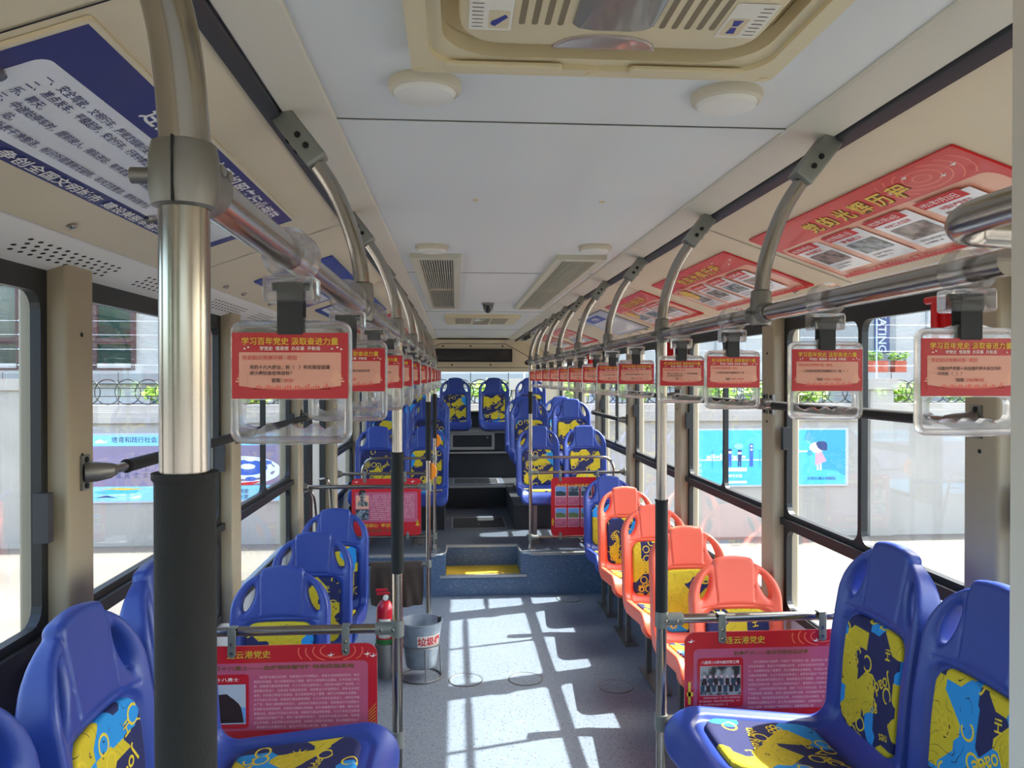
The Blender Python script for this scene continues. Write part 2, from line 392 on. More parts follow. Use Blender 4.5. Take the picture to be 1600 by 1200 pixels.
Y_PILR = [-.88 + 1.45 * k for k in range(8)]; Y_PILL = [-.78 + 1.43 * k for k in range(8)]
DOOR = (5.01, 6.30)
def wall(side, name, lab):
    w = MB(); x0, x1 = sorted((side * HW, side * (HW + .05)))
    spans = [(Y0, DOOR[0]), (DOOR[1], YR)] if side < 0 else [(Y0, YR)]
    for a, b in spans: w.box(x0, x1, a, b, -.75, .79, 'wall_panel')
    w.box(x0, x1, Y0, YR, 2.05, 2.5, 'beige_panel')
    xa, xb = sorted((side * 1.235, side * 1.25))
    for a, b in spans: w.box(xa, xb, a, b, .765, .80, 'panel_dark')
    struct(w.build(name), lab)
wall(-1, 'wall_left', 'grey lower side wall at the door side'); wall(1, 'wall_right', 'grey lower side wall at the right')
w = MB(); w.box(-HW - .05, HW + .05, YR, YR + .08, -.75, 1.36, 'panel_dark'); w.box(-HW - .05, -1.0, YR, YR + .08, 1.36, 2.5, 'beige_panel'); w.box(1.0, HW + .05, YR, YR + .08, 1.36, 2.5, 'beige_panel')
w.box(-1.0, 1.0, YR, YR + .08, 1.90, 2.5, 'beige_panel'); w.box(-1.0, 1.0, YR - .06, YR, 1.345, 1.365, 'beige_panel'); struct(w.build('wall_back'), 'rear wall of the bus round the rear window')
w = MB(); w.box(-HW - .05, HW + .05, Y0 - .08, Y0, -.75, .95, 'wall_panel'); w.box(-HW - .05, HW + .05, Y0 - .08, Y0, 2.15, 2.5, 'beige_panel'); struct(w.build('wall_front'), 'front end wall under and over the windscreen')
g = MB(); g.box(-HW, HW, Y0 - .05, Y0 - .045, .95, 2.15, 'window_glass'); struct(g.build('window_0'), 'windscreen')
g = MB(); g.box(-1.0, 1.0, YR + .03, YR + .035, 1.36, 1.9, 'window_glass'); struct(g.build('window_20'), 'rear window')

# roof and ceiling profile
c = MB(); c.box(-.475, .475, 1.25, 10.5, 2.35, 2.38, 'ceiling_paint'); c.box(-.475, .475, Y0, .25, 2.35, 2.38, 'ceiling_paint'); c.box(-.475, -.27, .25, 1.25, 2.35, 2.38, 'ceiling_paint'); c.box(.265, .475, .25, 1.25, 2.35, 2.38, 'ceiling_paint'); c.box(-HW - .05, HW + .05, Y0 - .08, YR + .08, 2.5, 2.55, 'ceiling_paint')
struct(c.build('ceiling'), 'pale grey ceiling strip above the aisle')
c = MB()
for y in (1.62, 3.95, 6.28, 8.6):
    c.box(-.475, .475, y - .0015, y + .0015, 2.3485, 2.35, 'grille_dark'); c.box(-.475, .475, y + .0015, y + .02, 2.347, 2.35, 'ceiling_paint')
struct(c.build('trim_5'), 'seams between the ceiling sheets')
n = 6
for sx, nm in ((-1, 'left'), (1, 'right')):
    def prof(pts, th, m, name, lab, y0=Y0, y1=10.5):
        w = MB(); k = len(pts); vs = [(sx * x, y, z) for y in (y0, y1) for x, z in pts] + [(sx * x, y, z + th) for y in (y0, y1) for x, z in pts]
        fs = []
        for i in range(k - 1):
            f = (i, i + 1, k + i + 1, k + i); f2 = (2 * k + i, 2 * k + k + i, 3 * k + i + 1, 2 * k + i + 1)
            fs += [f if sx > 0 else f[::-1], f2 if sx > 0 else f2[::-1]]
        fs += [(0, 2 * k, 2 * k + k - 1, k - 1)]; w.add(vs, fs, m, True); o = w.build(name); struct(o, lab); return o
    prof([(.470, 2.352), (.474, 2.343), (.480, 2.340), (.556, 2.322), (.562, 2.327)], .012, 'cove_paint', 'trim_%d' % n, 'cream cove strip along the %s of the ceiling' % nm); n += 1
    prof([(.560, 2.330), (.561, 2.316), (.565, 2.313), (.585, 2.304), (.591, 2.312)], .02, 'black_track', 'trim_%d' % n, 'dark mounting track along the %s cove' % nm); n += 1
    prof([(.588, 2.312), (1.093, 2.136)], .012, 'beige_panel', 'trim_%d' % n, 'beige sloping panels over the %s windows' % nm); n += 1
    strip = prof([(1.09, 2.137), (1.097, 2.132), (1.247, 2.082), (1.252, 2.07)], .012, 'strip_paint', 'trim_%d' % n, 'off white strip above the %s windows' % nm); n += 1
    h = MB()
    dx, dz = Vector((1.247 - 1.097, 0, 2.082 - 2.132)).normalized().x, Vector((1.247 - 1.097, 0, 2.082 - 2.132)).normalized().z
    for yc in [.45 + .65 * i for i in range(12)]:
        for i in range(12):
            for j in range(4):
                y = yc + i * .04 + (j % 2) * .02; d = .045 + j * .019
                p = Vector((sx * (1.097 + dx * d), y, 2.132 + dz * d)); Fh = Frame(p + Vector((-sx * .0, 0, -.0006)), (0, 1, 0), (sx * dx, 0, dz))
                if Fh.n.z > 0: Fh = Frame(p + Vector((0, 0, -.0006)), (0, -1, 0), (sx * dx, 0, dz))
                h.add([Fh(x, yv) for x, yv in ell(0, 0, .0085, .0055, 8)], [tuple(range(8))], 'hole_black')
    h.build('perforations', strip)
    h = MB()
    for y in (-.2, 1.0, 2.52, 3.98, 5.5, 7.0, 8.5):        # joints between sloping panels
        p0 = Vector((sx * .592, y, 2.309)); p1 = Vector((sx * 1.09, y, 2.136)); v = (p1 - p0)
        Fj = Frame(p0 + Vector((0, 0, -.001)), (0, 1, 0), v)
        h.add([Fj(-.002, 0), Fj(.002, 0), Fj(.002, v.length), Fj(-.002, v.length)], [(0, 1, 2, 3)], 'hole_black')
    struct(h.build('trim_%d' % n), 'joints of the sloping panels on the %s' % nm); n += 1
    h = MB()
    for y in (.6, 1.75, 2.88, 3.12, 3.55, 4.4, 5.2):
        p = Vector((sx * 1.055, y, 2.1485)); nv = Vector((-sx * .33, 0, -.94)).normalized(); h.lathe([(.011, 0), (.011, .004), (.008, .007), (0, .008)], p, nv, 'steel', 12)
    o = h.build('panel_locks', strip)

# rear bulkhead with display
b = MB(); Fb = Frame((0, 10.5, 0), (1, 0, 0), (0, 0, 1))
b.prism([(-1.22, 1.90), (1.22, 1.90), (1.22, 2.08), (.56, 2.33), (-.56, 2.33), (-1.22, 2.08)], 0, -.38, 'beige_panel', Fb)
struct(b.build('trim_%d' % n), 'beige bulkhead over the rear window'); n += 1
b = MB(Fb)
def line2(m, p, q, w, mt, z=.002):
    d = Vector((q[0] - p[0], q[1] - p[1])); nn = Vector((-d.y, d.x)).normalized() * w / 2
    m.add([m.F(p[0] - nn.x, p[1] - nn.y, z), m.F(q[0] - nn.x, q[1] - nn.y, z), m.F(q[0] + nn.x, q[1] + nn.y, z), m.F(p[0] + nn.x, p[1] + nn.y, z)], [(0, 1, 2, 3)], mt)
for p, q in (((-.58, 2.21), (-.43, 2.275)), ((-.43, 2.275), (.44, 2.275)), ((.44, 2.275), (.86, 2.04)), ((-1.0, 2.0), (-.58, 2.21)), ((-1.2, 1.955), (1.2, 1.955))): line2(b, p, q, .008, 'grille_dark')
for x, z in ((-.40, 2.245), (-.03, 2.245), (.40, 2.245), (-.28, 1.99), (.24, 1.99), (.8, 1.99)): b.prism(ell(x, z, .013, .013, 10), 0, .006, 'grille_dark')
struct(b.build('trim_%d' % n), 'joints and screws of the rear bulkhead'); n += 1
t = thing('destination_display', (0, 10.5, 0), 'long black message display over the rear window', 'display')
b = MB(FL); b.ring(rrect(-.50, 2.03, .53, 2.205, .004), rrect(-.47, 2.055, .50, 2.18, .004), 0, .03, 'black_rubber'); b.build('display_frame', t)
b = MB(FL); b.box(-.47, .50, -.012, 0, 2.055, 2.18, 'lcd_black'); b.build('screen', t)

# pillars and windows
def pillar(side, y, i):
    p = MB(); Fp = Frame((side * HW, y, 0), (0, 1, 0), (-side, 0, 0)) if side > 0 else Frame((side * HW, y, 0), (0, -1, 0), (-side, 0, 0))
    pts = rrect(-.07, -.06, .07, .062, .012, 4)
    p.prism(pts, .76, 2.10, 'pillar_paint', Fp, True) if Fp.n.z > 0 else p.prism(pts[::-1], .76, 2.10, 'pillar_paint', Fp, True)
    for z in (1.62, 1.93): p.lathe([(.006, 0), (.006, .002), (0, .003)], (side * (HW - .062), y, z), (-side, 0, 0), 'hole_black', 10)
    o = p.build('trim_%d' % i); struct(o, '%s window pillar of the %s side, %s from the front' % ('beige', 'right' if side > 0 else 'left', ORD[i % 10]))
for i, y in enumerate(Y_PILR): pillar(1, y, 30 + i)
for i, y in enumerate(Y_PILL): pillar(-1, y, 40 + i)
def window(side, y0, y1, mull, idx, solid=False):
    t = D.objects.new('window_%d' % idx, None); COL.objects.link(t); t.location = (side * HW, (y0 + y1) / 2, 0); struct(t, 'black framed side window, %s' % ('right' if side > 0 else 'left'))
    h = (y1 - y0) / 2; Fw = Frame((side * .008, 0, 0), (0, 1, 0), (0, 0, 1))            # n = +X
    cells = [(-h, h, .78, 1.18)] + ([(-h, 0, 1.18, 2.085), (0, h, 1.18, 2.085)] if mull else [(-h, h, 1.18, 2.085)])
    f = MB(Fw)
    for (a, b, z0, z1) in cells:
        up = z1 > 1.5; mg = .03; mb = .036 if up else .02; mt = .055 if up else .035; ml = .012 if (mull and up and a == 0) else mg; mr = .012 if (mull and up and b == 0) else mg
        f.ring(rrect(a, z0, b, z1, .002, 4), rrect(a + ml, z0 + mb, b - mr, z1 - mt, .045, 4), -.02 if side > 0 else -.005, .005 if side > 0 else .02, 'black_rubber')
    f.box(-.03 + side * .0, .03 - side * .0, -h, h, 1.165, 1.195, 'black_rubber', Frame((0, 0, 0), (1, 0, 0), (0, 1, 0)))
    f.build('window_frame', t)
    for (a, b, z0, z1) in cells:
        lowp = solid and z0 < 1
        g = MB(Fw); g.box(a + .008, b - .008, z0 + .015, z1 - .015, -.0025, .0025, 'panel_dark' if lowp else 'window_glass', Fw); g.build('lower_panel' if lowp else 'glass', t)
    if mull:
        g = MB(); g.box(-side * .022 - .018, -side * .022 + .018, h - .055, h - .03, 1.50, 1.60, 'black_rubber'); g.build('latch', t)
    else:
        g = MB(); g.box(-side * .022 - .018, -side * .022 + .018, h - .055, h - .03, 1.42, 1.54, 'black_track'); g.build('latch', t)
wi = 1
for k in range(-1, 8):
    a = Y_PILR[k] + .07 if k >= 0 else Y0; b = Y_PILR[k + 1] - .07 if k < 7 else YR
    window(1, a, b, k in (2, 3, 4, 5), wi); wi += 1
for k in range(-1, 8):
    a = Y_PILL[k] + .07 if k >= 0 else Y0; b = Y_PILL[k + 1] - .07 if k < 7 else YR
    if k == 4: continue
    window(-1, a, b, k in (3, 6), wi, k in (0, 1)); wi += 1
# folding door in the left wall
t = D.objects.new('door_1', None); COL.objects.link(t); t.location = (-HW, 0, 0); struct(t, 'dark framed glass passenger door in the left wall')
Fd = Frame((-.03, 0, 0), (0, 1, 0), (0, 0, 1))
for (a, b) in ((5.02, 5.65), (5.66, 6.29)):
    f = MB(Fd); f.ring(rrect(a, .0, b, 2.05, .002, 4), rrect(a + .06, .10, b - .06, 1.95, .05, 4), -.02, .02, 'black_rubber'); o = f.build('door_leaf', t)
    g = MB(Fd); g.box(a + .03, b - .03, .05, 2.0, -.003, .003, 'window_glass', Fd); g.build('glass', o)
    g = MB(); m_ = (a + b) / 2; g.tube(spline([(.0, m_ - .05, 1.06), (.07, m_ - .05, 1.04), (.08, m_ + .02, .8), (.07, m_ + .09, .5), (.0, m_ + .09, .48)]), .010, 'steel', 10); g.build('door_handle', o)

# wheel boxes under the sideways seats
for sx, nm in ((-1, 'left'), (1, 'right')):
    x0, x1 = sorted((sx * .68, sx * HW)); b = MB(); b.box(x0, x1, .9, 2.34, 0, .335, 'wall_panel'); b.box(x0 - .004, x1 + .0, .896, 2.344, .325, .340, 'silver_edge')
    struct(b.build('trim_%d' % (50 + (sx > 0))), 'boxed wheel housing on the %s' % nm)

# ------------------------------------------------------------------ seats (shell carved as a solid in strip space, then bent into an L)
def nets(Fv, org, h):
    nx, ny, nz = Fv.shape; acc = np.zeros((nx - 1, ny - 1, nz - 1, 3)); cnt = np.zeros((nx - 1, ny - 1, nz - 1))
    cs = [(i, j, k) for i in (0, 1) for j in (0, 1) for k in (0, 1)]
    sub = lambda c: Fv[c[0]:c[0] + nx - 1, c[1]:c[1] + ny - 1, c[2]:c[2] + nz - 1]
    for a in cs:
        for b in cs:
            if sum(abs(p - q) for p, q in zip(a, b)) == 1 and a < b:
                A, B = sub(a), sub(b); cr = (A < 0) != (B < 0); tt = np.where(cr, A / np.where(cr, A - B, 1), 0)
                for d in range(3): acc[..., d] += np.where(cr, a[d] + tt * (b[d] - a[d]), 0)
                cnt += cr
    mk = cnt > 0; idx = -np.ones(mk.shape, int); idx[mk] = np.arange(mk.sum()); ijk = np.argwhere(mk)
    V = (ijk + acc[mk] / cnt[mk][:, None]) * np.array(h) + np.array(org); quads = []
    for ax in range(3):
        o1, o2 = (ax + 1) % 3, (ax + 2) % 3; sl = [slice(None)] * 3
        def sh(d, a, b):
            q = [0, 0, 0]; q[ax] = d; return q
        G = np.moveaxis(Fv, (ax, o1, o2), (0, 1, 2)); I = np.moveaxis(idx, (ax, o1, o2), (0, 1, 2))
        A = G[:-1, 1:-1, 1:-1]; B = G[1:, 1:-1, 1:-1]; cr = np.argwhere((A < 0) != (B < 0)); i, j, k = cr[:, 0], cr[:, 1] + 1, cr[:, 2] + 1
        Q = np.stack([I[i, j - 1, k - 1], I[i, j, k - 1], I[i, j, k], I[i, j - 1, k]], 1); inn = G[i, j, k] < 0
        Q[~inn] = Q[~inn][:, ::-1]; quads.append(Q)
    return V, np.concatenate(quads)
def smax(a, b, k): h = np.clip(.5 - .5 * (b - a) / k, 0, 1); return b * (1 - h) + a * h + k * h * (1 - h)
def srr(x, y, cx, cy, hx, hy, r): qx = np.abs(x - cx) - hx + r; qy = np.abs(y - cy) - hy + r; return np.hypot(np.maximum(qx, 0), np.maximum(qy, 0)) + np.minimum(np.maximum(qx, qy), 0) - r
ds = .002; ang = []; 
for i in range(int(1.24 / ds)):
    s = i * ds
    if s < .26: a = -80
    elif s < .40: a = -80 + (s - .26) / .14 * -6
    elif s < .52: a = -86
    elif s < .66: a = -86 + (s - .52) / .14 * 92
    elif s < 1.00: a = 6
    elif s < 1.09: a = 6 - (s - 1.00) / .09 * 80
    else: a = -74
    ang.append(R(a))
ang = np.array(ang); dirs = np.stack([-np.cos(ang), np.sin(ang)], 1); CC = np.cumsum(dirs, 0) * ds; CC -= CC[0]; CC[:, 1] += 1.02
def bend(x, s, t):
    i = np.clip(s / ds, 0, len(ang) - 1.001); i0 = i.astype(int); f = (i - i0)[:, None]
    s_neg = np.minimum(s, 0)[:, None]
    C = CC[i0] * (1 - f) + CC[i0 + 1] * f; d = dirs[i0]; C = C + d * s_neg; N = np.stack([d[:, 1], -d[:, 0]], 1)
    P = C + N * t[:, None]; return np.stack([x, P[:, 0], P[:, 1]], 1)
def wrap(x): return .03 * np.clip(np.abs(x) / .205, 0, 1.1) ** 3
def shell_mesh():
    h = (.0046, .0046, .0048); xs = np.arange(-.2346, .2347, h[0]); ss = np.arange(-.035, 1.19, h[1]); ts = np.arange(-.095, .07, h[2])
    X, S, T = np.meshgrid(xs, ss, ts, indexing='ij'); X2, S2 = X[..., :1], S[..., :1]
    r = np.where(S2 < .55, .17, .07); qx = np.abs(X2) - .203 + r; qy = np.abs(S2 - .5835) - .5615 + r
    body = np.hypot(np.maximum(qx, 0), np.maximum(qy, 0)) + np.minimum(np.maximum(qx, qy), 0) - r
    hwp = .094 - .05 * S2; plate = smax(smax(np.abs(X2) - hwp, .014 * (X2 / .09) ** 2 - S2, .02), S2 - .24, .01)
    d2 = np.minimum(body, plate)
    for sg in (-1, 1):
        c, sn = math.cos(R(20)), math.sin(R(20)); u = (X2 * sg - .136) * c - (S2 - .135) * sn; v = (X2 * sg - .136) * sn + (S2 - .135) * c
        hole = (np.sqrt((u / .020) ** 2 + (v / .057) ** 2) - 1) * .020; d2 = smax(d2, -hole, .012)
    wr = wrap(X2); f = .012 + wr
    sg_ = .200 + .012 * (X2 / .15) ** 2 * 1.0
    pm = np.clip(1 - np.maximum(np.abs(X2) - (hwp - .004), S2 - sg_) / .006, 0, 1) * (S2 < .215); pm = np.clip(pm, 0, 1)
    f = f + .003 * pm - .005 * np.clip(1 - np.abs(np.abs(X2) - hwp) / .005, 0, 1) * ((S2 < .195) & (S2 > .03))
    pk = srr(X2, S2, 0, .63, .158, .405, .05); f = f - .012 * np.clip(.5 - pk / .012, 0, 1)
    gr = np.abs(S2 - (sg_ + .012)); f = f - .005 * np.clip(1 - gr / .005, 0, 1) * (np.abs(X2) < .165)
    back = -.028 - .020 * np.clip(np.abs(X2) / .205, 0, 1) ** 2
    Fv = smax(smax(d2 + 0 * T, T - f, .018), back - T, .018)
    return nets(Fv, (xs[0], ss[0], ts[0]), h)
def cush_top(x): return wrap(x) + .015
def cush_mesh(s0, s1, hx, r):
    h = (.0065, .0065, .004); xs = np.arange(-hx - .02, hx + .021, h[0]); ss = np.arange(s0 - .02, s1 + .021, h[1]); ts = np.arange(-.014, .06, h[2])
    X, S, T = np.meshgrid(xs, ss, ts, indexing='ij'); d = srr(X, S, 0, (s0 + s1) / 2, hx, (s1 - s0) / 2, r) - .006 * np.cos(X / hx * 1.4) * (S < (s0 + s1) / 2)
    Fv = smax(smax(d, T - cush_top(X), .014), (wrap(X) - .006) - T, .006)
    return nets(Fv, (xs[0], ss[0], ts[0]), h)
def strip_obj(name, VQ, mats, parent, extra=None):
    V, Q = VQ; P = bend(V[:, 0], V[:, 1], V[:, 2]); me = D.meshes.new(name); fs = [tuple(int(i) for i in q[::-1]) for q in Q]; vs = [tuple(p) for p in P]; mi = [0] * len(fs); uvp = [(a, b) for a, b in V[:, :2]]
    if extra:
        for (verts, faces) in extra:
            b = len(vs); A = np.array(verts); ex = bend(A[:, 0], A[:, 1], cush_top(A[:, 0]) + .0012); vs += [tuple(p) for p in ex]; uvp += [(p[0], p[1]) for p in verts]
            fs += [tuple(b + i for i in f) for f in faces]; mi += [1] * len(faces)
    me.from_pydata(vs, [], fs)
    for m in mats: me.materials.append(MATS[m])
    me.polygons.foreach_set('material_index', mi); me.polygons.foreach_set('use_smooth', [True] * len(fs))
    uvl = me.uv_layers.new(name='UVMap'); li = np.zeros(len(me.loops), int); me.loops.foreach_get('vertex_index', li); uvl.data.foreach_set('uv', np.array(uvp)[li].astype(np.float32).ravel())
    me.update(); o = D.objects.new(name, me); COL.objects.link(o); o.parent = parent; return o
def doodle(txt, x, s, h, rot):
    v, f = glyphs(txt, .012, 3); c, sn = math.cos(R(rot)), math.sin(R(rot)); w = max(p[0] for p in v) / 2
    return [(x + ((a - w) * c - b * sn) * h, s - ((a - w) * sn + b * c) * h) for a, b in v], f
def sunmark(x, s, r):
    v = []; f = []
    for k in range(10):
        a = 2 * PI * k / 10; b = len(v); w = .16
        v += [(x + r * .5 * math.cos(a - w), s + r * .5 * math.sin(a - w)), (x + r * .5 * math.cos(a + w), s + r * .5 * math.sin(a + w)), (x + r * math.cos(a), s + r * math.sin(a))]; f.append((b, b + 1, b + 2))
    n = 16; b = len(v); v += ell(x, s, r * .55, r * .55, n) + ell(x, s, r * .35, r * .35, n); f += [(b + i, b + (i + 1) % n, b + n + (i + 1) % n, b + n + i) for i in range(n)]
    return v, f
def flower(x, s, r):
    v = []; f = []
    for k in range(7):
        a = 2 * PI * k / 6; cx, cy = (x, s) if k == 6 else (x + r * .62 * math.cos(a), s + r * .62 * math.sin(a)); n = 12; b = len(v)
        v += ell(cx, cy, r * .36, r * .36, n) + ell(cx, cy, r * .22, r * .22, n); f += [(b + i, b + (i + 1) % n, b + n + (i + 1) % n, b + n + i) for i in range(n)]
    return v, f

seat = thing('bus_seat', (0, 0, 0), '', 'seat')
shell_o = strip_obj('shell', shell_mesh(), ['blue_plastic'], seat)
strip_obj('back_cushion', cush_mesh(.235, .56, .142, .05), ['seat_fabric', 'fabric_yellow'], seat,
          [doodle('Joade', .05, .37, .05, 215), doodle('good prod', -.03, .47, .04, 200), doodle('Hi', .09, .29, .035, 100), sunmark(-.09, .52, .03), flower(-.09, .36, .03), doodle('nes', .09, .5, .035, 195)])
strip_obj('seat_cushion', cush_mesh(.665, 1.005, .150, .05), ['seat_fabric', 'fabric_yellow'], seat,
          [doodle('pas VAC', .02, .74, .045, 15), sunmark(.08, .84, .035), doodle('the Reide', -.03, .90, .04, -10), flower(-.1, .8, .028)])
def legs(parent):
    for y in (-.14, -.40):
        b = MB(); b.box(-.075, -.045, y - .02, y + .02, .012, .40, 'cast_metal'); b.build('leg', parent)
    b = MB(); b.box(-.10, -.02, -.48, -.06, 0, .014, 'cast_metal'); b.build('foot_plate', parent)
    b = MB(); b.box(-.15, .15, -.42, -.12, .385, .40, 'cast_metal'); b.build('mounting_frame', parent)
legs(seat)
seat_o = dup(seat, (0, 0, 0), 0, ''); so = [c for c in seat_o.children if c.name.startswith('shell')][0]; so.data = so.data.copy(); so.data.materials[0] = MATS['orange_plastic']

ZB = .335
SEATS = []
SEATS += [(0, (1.0, 2.10, ZB), -90, 'sideways blue seat on the right wheel housing, next to the red board', 'sideways seats on the wheel housings'),
          (0, (1.0, 1.67, ZB), -90, 'sideways blue seat on the right partly hidden by the pale post', 'sideways seats on the wheel housings'),
          (0, (-1.0, 2.06, ZB), 90, 'sideways blue seat on the left wheel housing beside the board, behind the sleeved pole', 'sideways seats on the wheel housings'),
          (0, (-1.0, 1.64, ZB), 90, 'sideways blue seat at the lower left corner with its whole headrest in view', 'sideways seats on the wheel housings'),
          (0, (-1.0, 1.17, ZB), 90, 'sideways blue seat of which only an edge shows at the lower left', 'sideways seats on the wheel housings')]
for i, (y, c) in enumerate(zip((3.42, 4.14, 4.85, 5.67, 6.30), (1, 1, 1, 1, 0))):
    SEATS.append((c, (1.01, y, 0), 0, ('orange single seat right behind the red board on the right', 'second orange seat behind the red board on the right', 'third orange seat behind the red board on the right', 'last orange seat, just in front of a blue one', 'blue single seat at the rear end of the orange seats')[i], 'single seats along the right wall'))
for i, y in enumerate((3.38, 4.11, 4.85)):
    SEATS.append((0, (-.965, y, 0), 0, ('blue single seat right behind the red board on the left', 'middle one of three blue single seats on the left', 'last of three blue single seats on the left, beside the bin')[i], 'single seats along the left wall'))
RN = ['front', 'second', 'third']
for r, (y, z) in enumerate(((7.35, ZP + .003), (8.22, .58), (9.02, .583))):
    for x, nm in ((.54, 'aisle seat right of the rear aisle'), (.985, 'window seat right of the rear aisle'), (-.50, 'aisle seat left of the rear aisle'), (-.95, 'window seat left of the rear aisle')):
        SEATS.append((0, (x, y, z), 0, 'blue %s, %s raised row' % (nm, RN[r]), 'paired seats on the raised rear floor'))
for x, nm in ((-.75, 'far left'), (-.235, 'left of the middle'), (.275, 'right of the middle'), (.76, 'far right')):
    SEATS.append((0, (x, 10.35, .80), 0, 'blue seat of the rearmost row against the rear window, %s' % nm, 'rear bench seats'))
first = {0: seat, 1: seat_o}; used = {0: False, 1: False}
for (c, loc, rz, lab, grp) in SEATS:
    if not used[c]:
        o = first[c]; used[c] = True; o.location = loc; o.rotation_euler = (0, 0, R(rz)); o['label'] = lab; o['group'] = grp
    else: dup(first[c], loc, R(rz), lab, grp)

# ------------------------------------------------------------------ overhead rails, hangers, posts
ZR = 1.954; XR = .41; RR = .0165
for sx, y0, y1, nm in ((-1, .535, 6.95, 'left'), (1, .86, 6.95, 'right')):
    t = thing('overhead_rail', (sx * XR, y0, ZR), 'long chrome overhead grab rail on the %s of the aisle' % nm, 'grab rail', 'overhead rails')
    b = MB(); b.cyl((0, 0, 0), (0, y1 - y0, 0), RR, 'steel', 20); b.build('tube', t)
    b = MB(); b.cyl((0, y1 - y0 - .12, 0), (0, y1 - y0 + .03, 0), RR + .006, 'foam', 16); b.build('end_grip', t)
def hang_pts(sx, y, zlow=None):
    P = [(sx * .548, y, 2.300), (sx * .505, y, 2.245), (sx * .455, y, 2.165), (sx * .42, y, 2.065), (sx * XR, y, 1.985), (sx * XR, y, ZR)]
    P = spline(P, 6)
    if zlow is not None: P.append(Vector((sx * XR, y, zlow)))
    return P
def hang_parts(t, sx, y, near=False):
    L = Vector(t.location); b = MB()
    d = (Vector((sx * .505, 0, 2.245)) - Vector((sx * .548, 0, 2.300))).normalized(); p = Vector((sx * .556, 0, 2.315))
    Fb = Frame(p - Vector((L.x, 0, L.z)), d, (0, 1, 0))
    b.bprism(rrect(-.01, -.024, .105, .024, .008), -.021, .021, .006, 'clamp_grey', Fb)
    for q in (.035, .06): b.lathe([(.005, 0), (.005, .003), (0, .004)], Fb(q, 0, .021 * (1 if Fb.n.z < 0 else -1)), Fb.n * (1 if Fb.n.z < 0 else -1), 'hole_black', 10)
    for q in (.045, .07): b.lathe([(.006, 0), (.006, .003), (0, .004)], Fb(q, -.024, 0), (0, -1, 0), 'hole_black', 10)
    b.build('ceiling_bracket', t)
    b = MB(); o = Vector((sx * XR, 0, ZR)) - Vector((L.x, 0, L.z))
    b.lathe([(.0165, .022), (.0205, .0205), (.0222, .012), (.0224, -.010), (.0205, -.0205), (.0165, -.022)] if near else [(.0165, .050), (.0205, .047), (.0222, .020), (.0224, -.010), (.0205, -.023), (.0165, -.025)], o, (0, 0, 1), 'cast_metal', 24)
    b.lathe([(.0168, -.046 if not near else 0), (.0200, -.043 if not near else .002), (.0212, 0.003), (.0200, .043), (.0168, .046)], o, (0, 1, 0), 'cast_metal', 24)
    b.lathe([(.0055, .018), (.0055, .034), (0, .036)], o + Vector((0, .0, .0)), (-1, 0, 0), 'cast_metal', 12)
    for yy in (.018, .036): b.lathe([(.0042, .019), (.0042, .0222), (0, .023)], o + Vector((0, yy, .004)), (1, -.15, .2), 'steel_dull', 10)
    b.box(o.x - .0007, o.x + .0007, -.0232, -.02, o.z - .021, o.z + .021, 'hole_black') if near else None
    b.build('rail_clamp', t)
HL = [1.53, 3.30, 4.10, 4.75, 6.0]; HR = [1.60, 3.25, 4.05, 4.80, 5.50, 6.15]
for sx, ys, nm in ((-1, HL, 'left'), (1, HR, 'right')):
    for i, y in enumerate(ys):
        t = thing('rail_hanger', (sx * XR, y, ZR), 'curved chrome hanger of the %s overhead rail, %s of those that end at the rail' % (nm, ORD[i]), 'rail hanger', 'hangers of the overhead rails')
        b = MB(); b.tube([p - Vector((sx * XR, y, ZR)) for p in hang_pts(sx, y)], .0155, 'steel', 16); b.build('tube', t); hang_parts(t, sx, y)

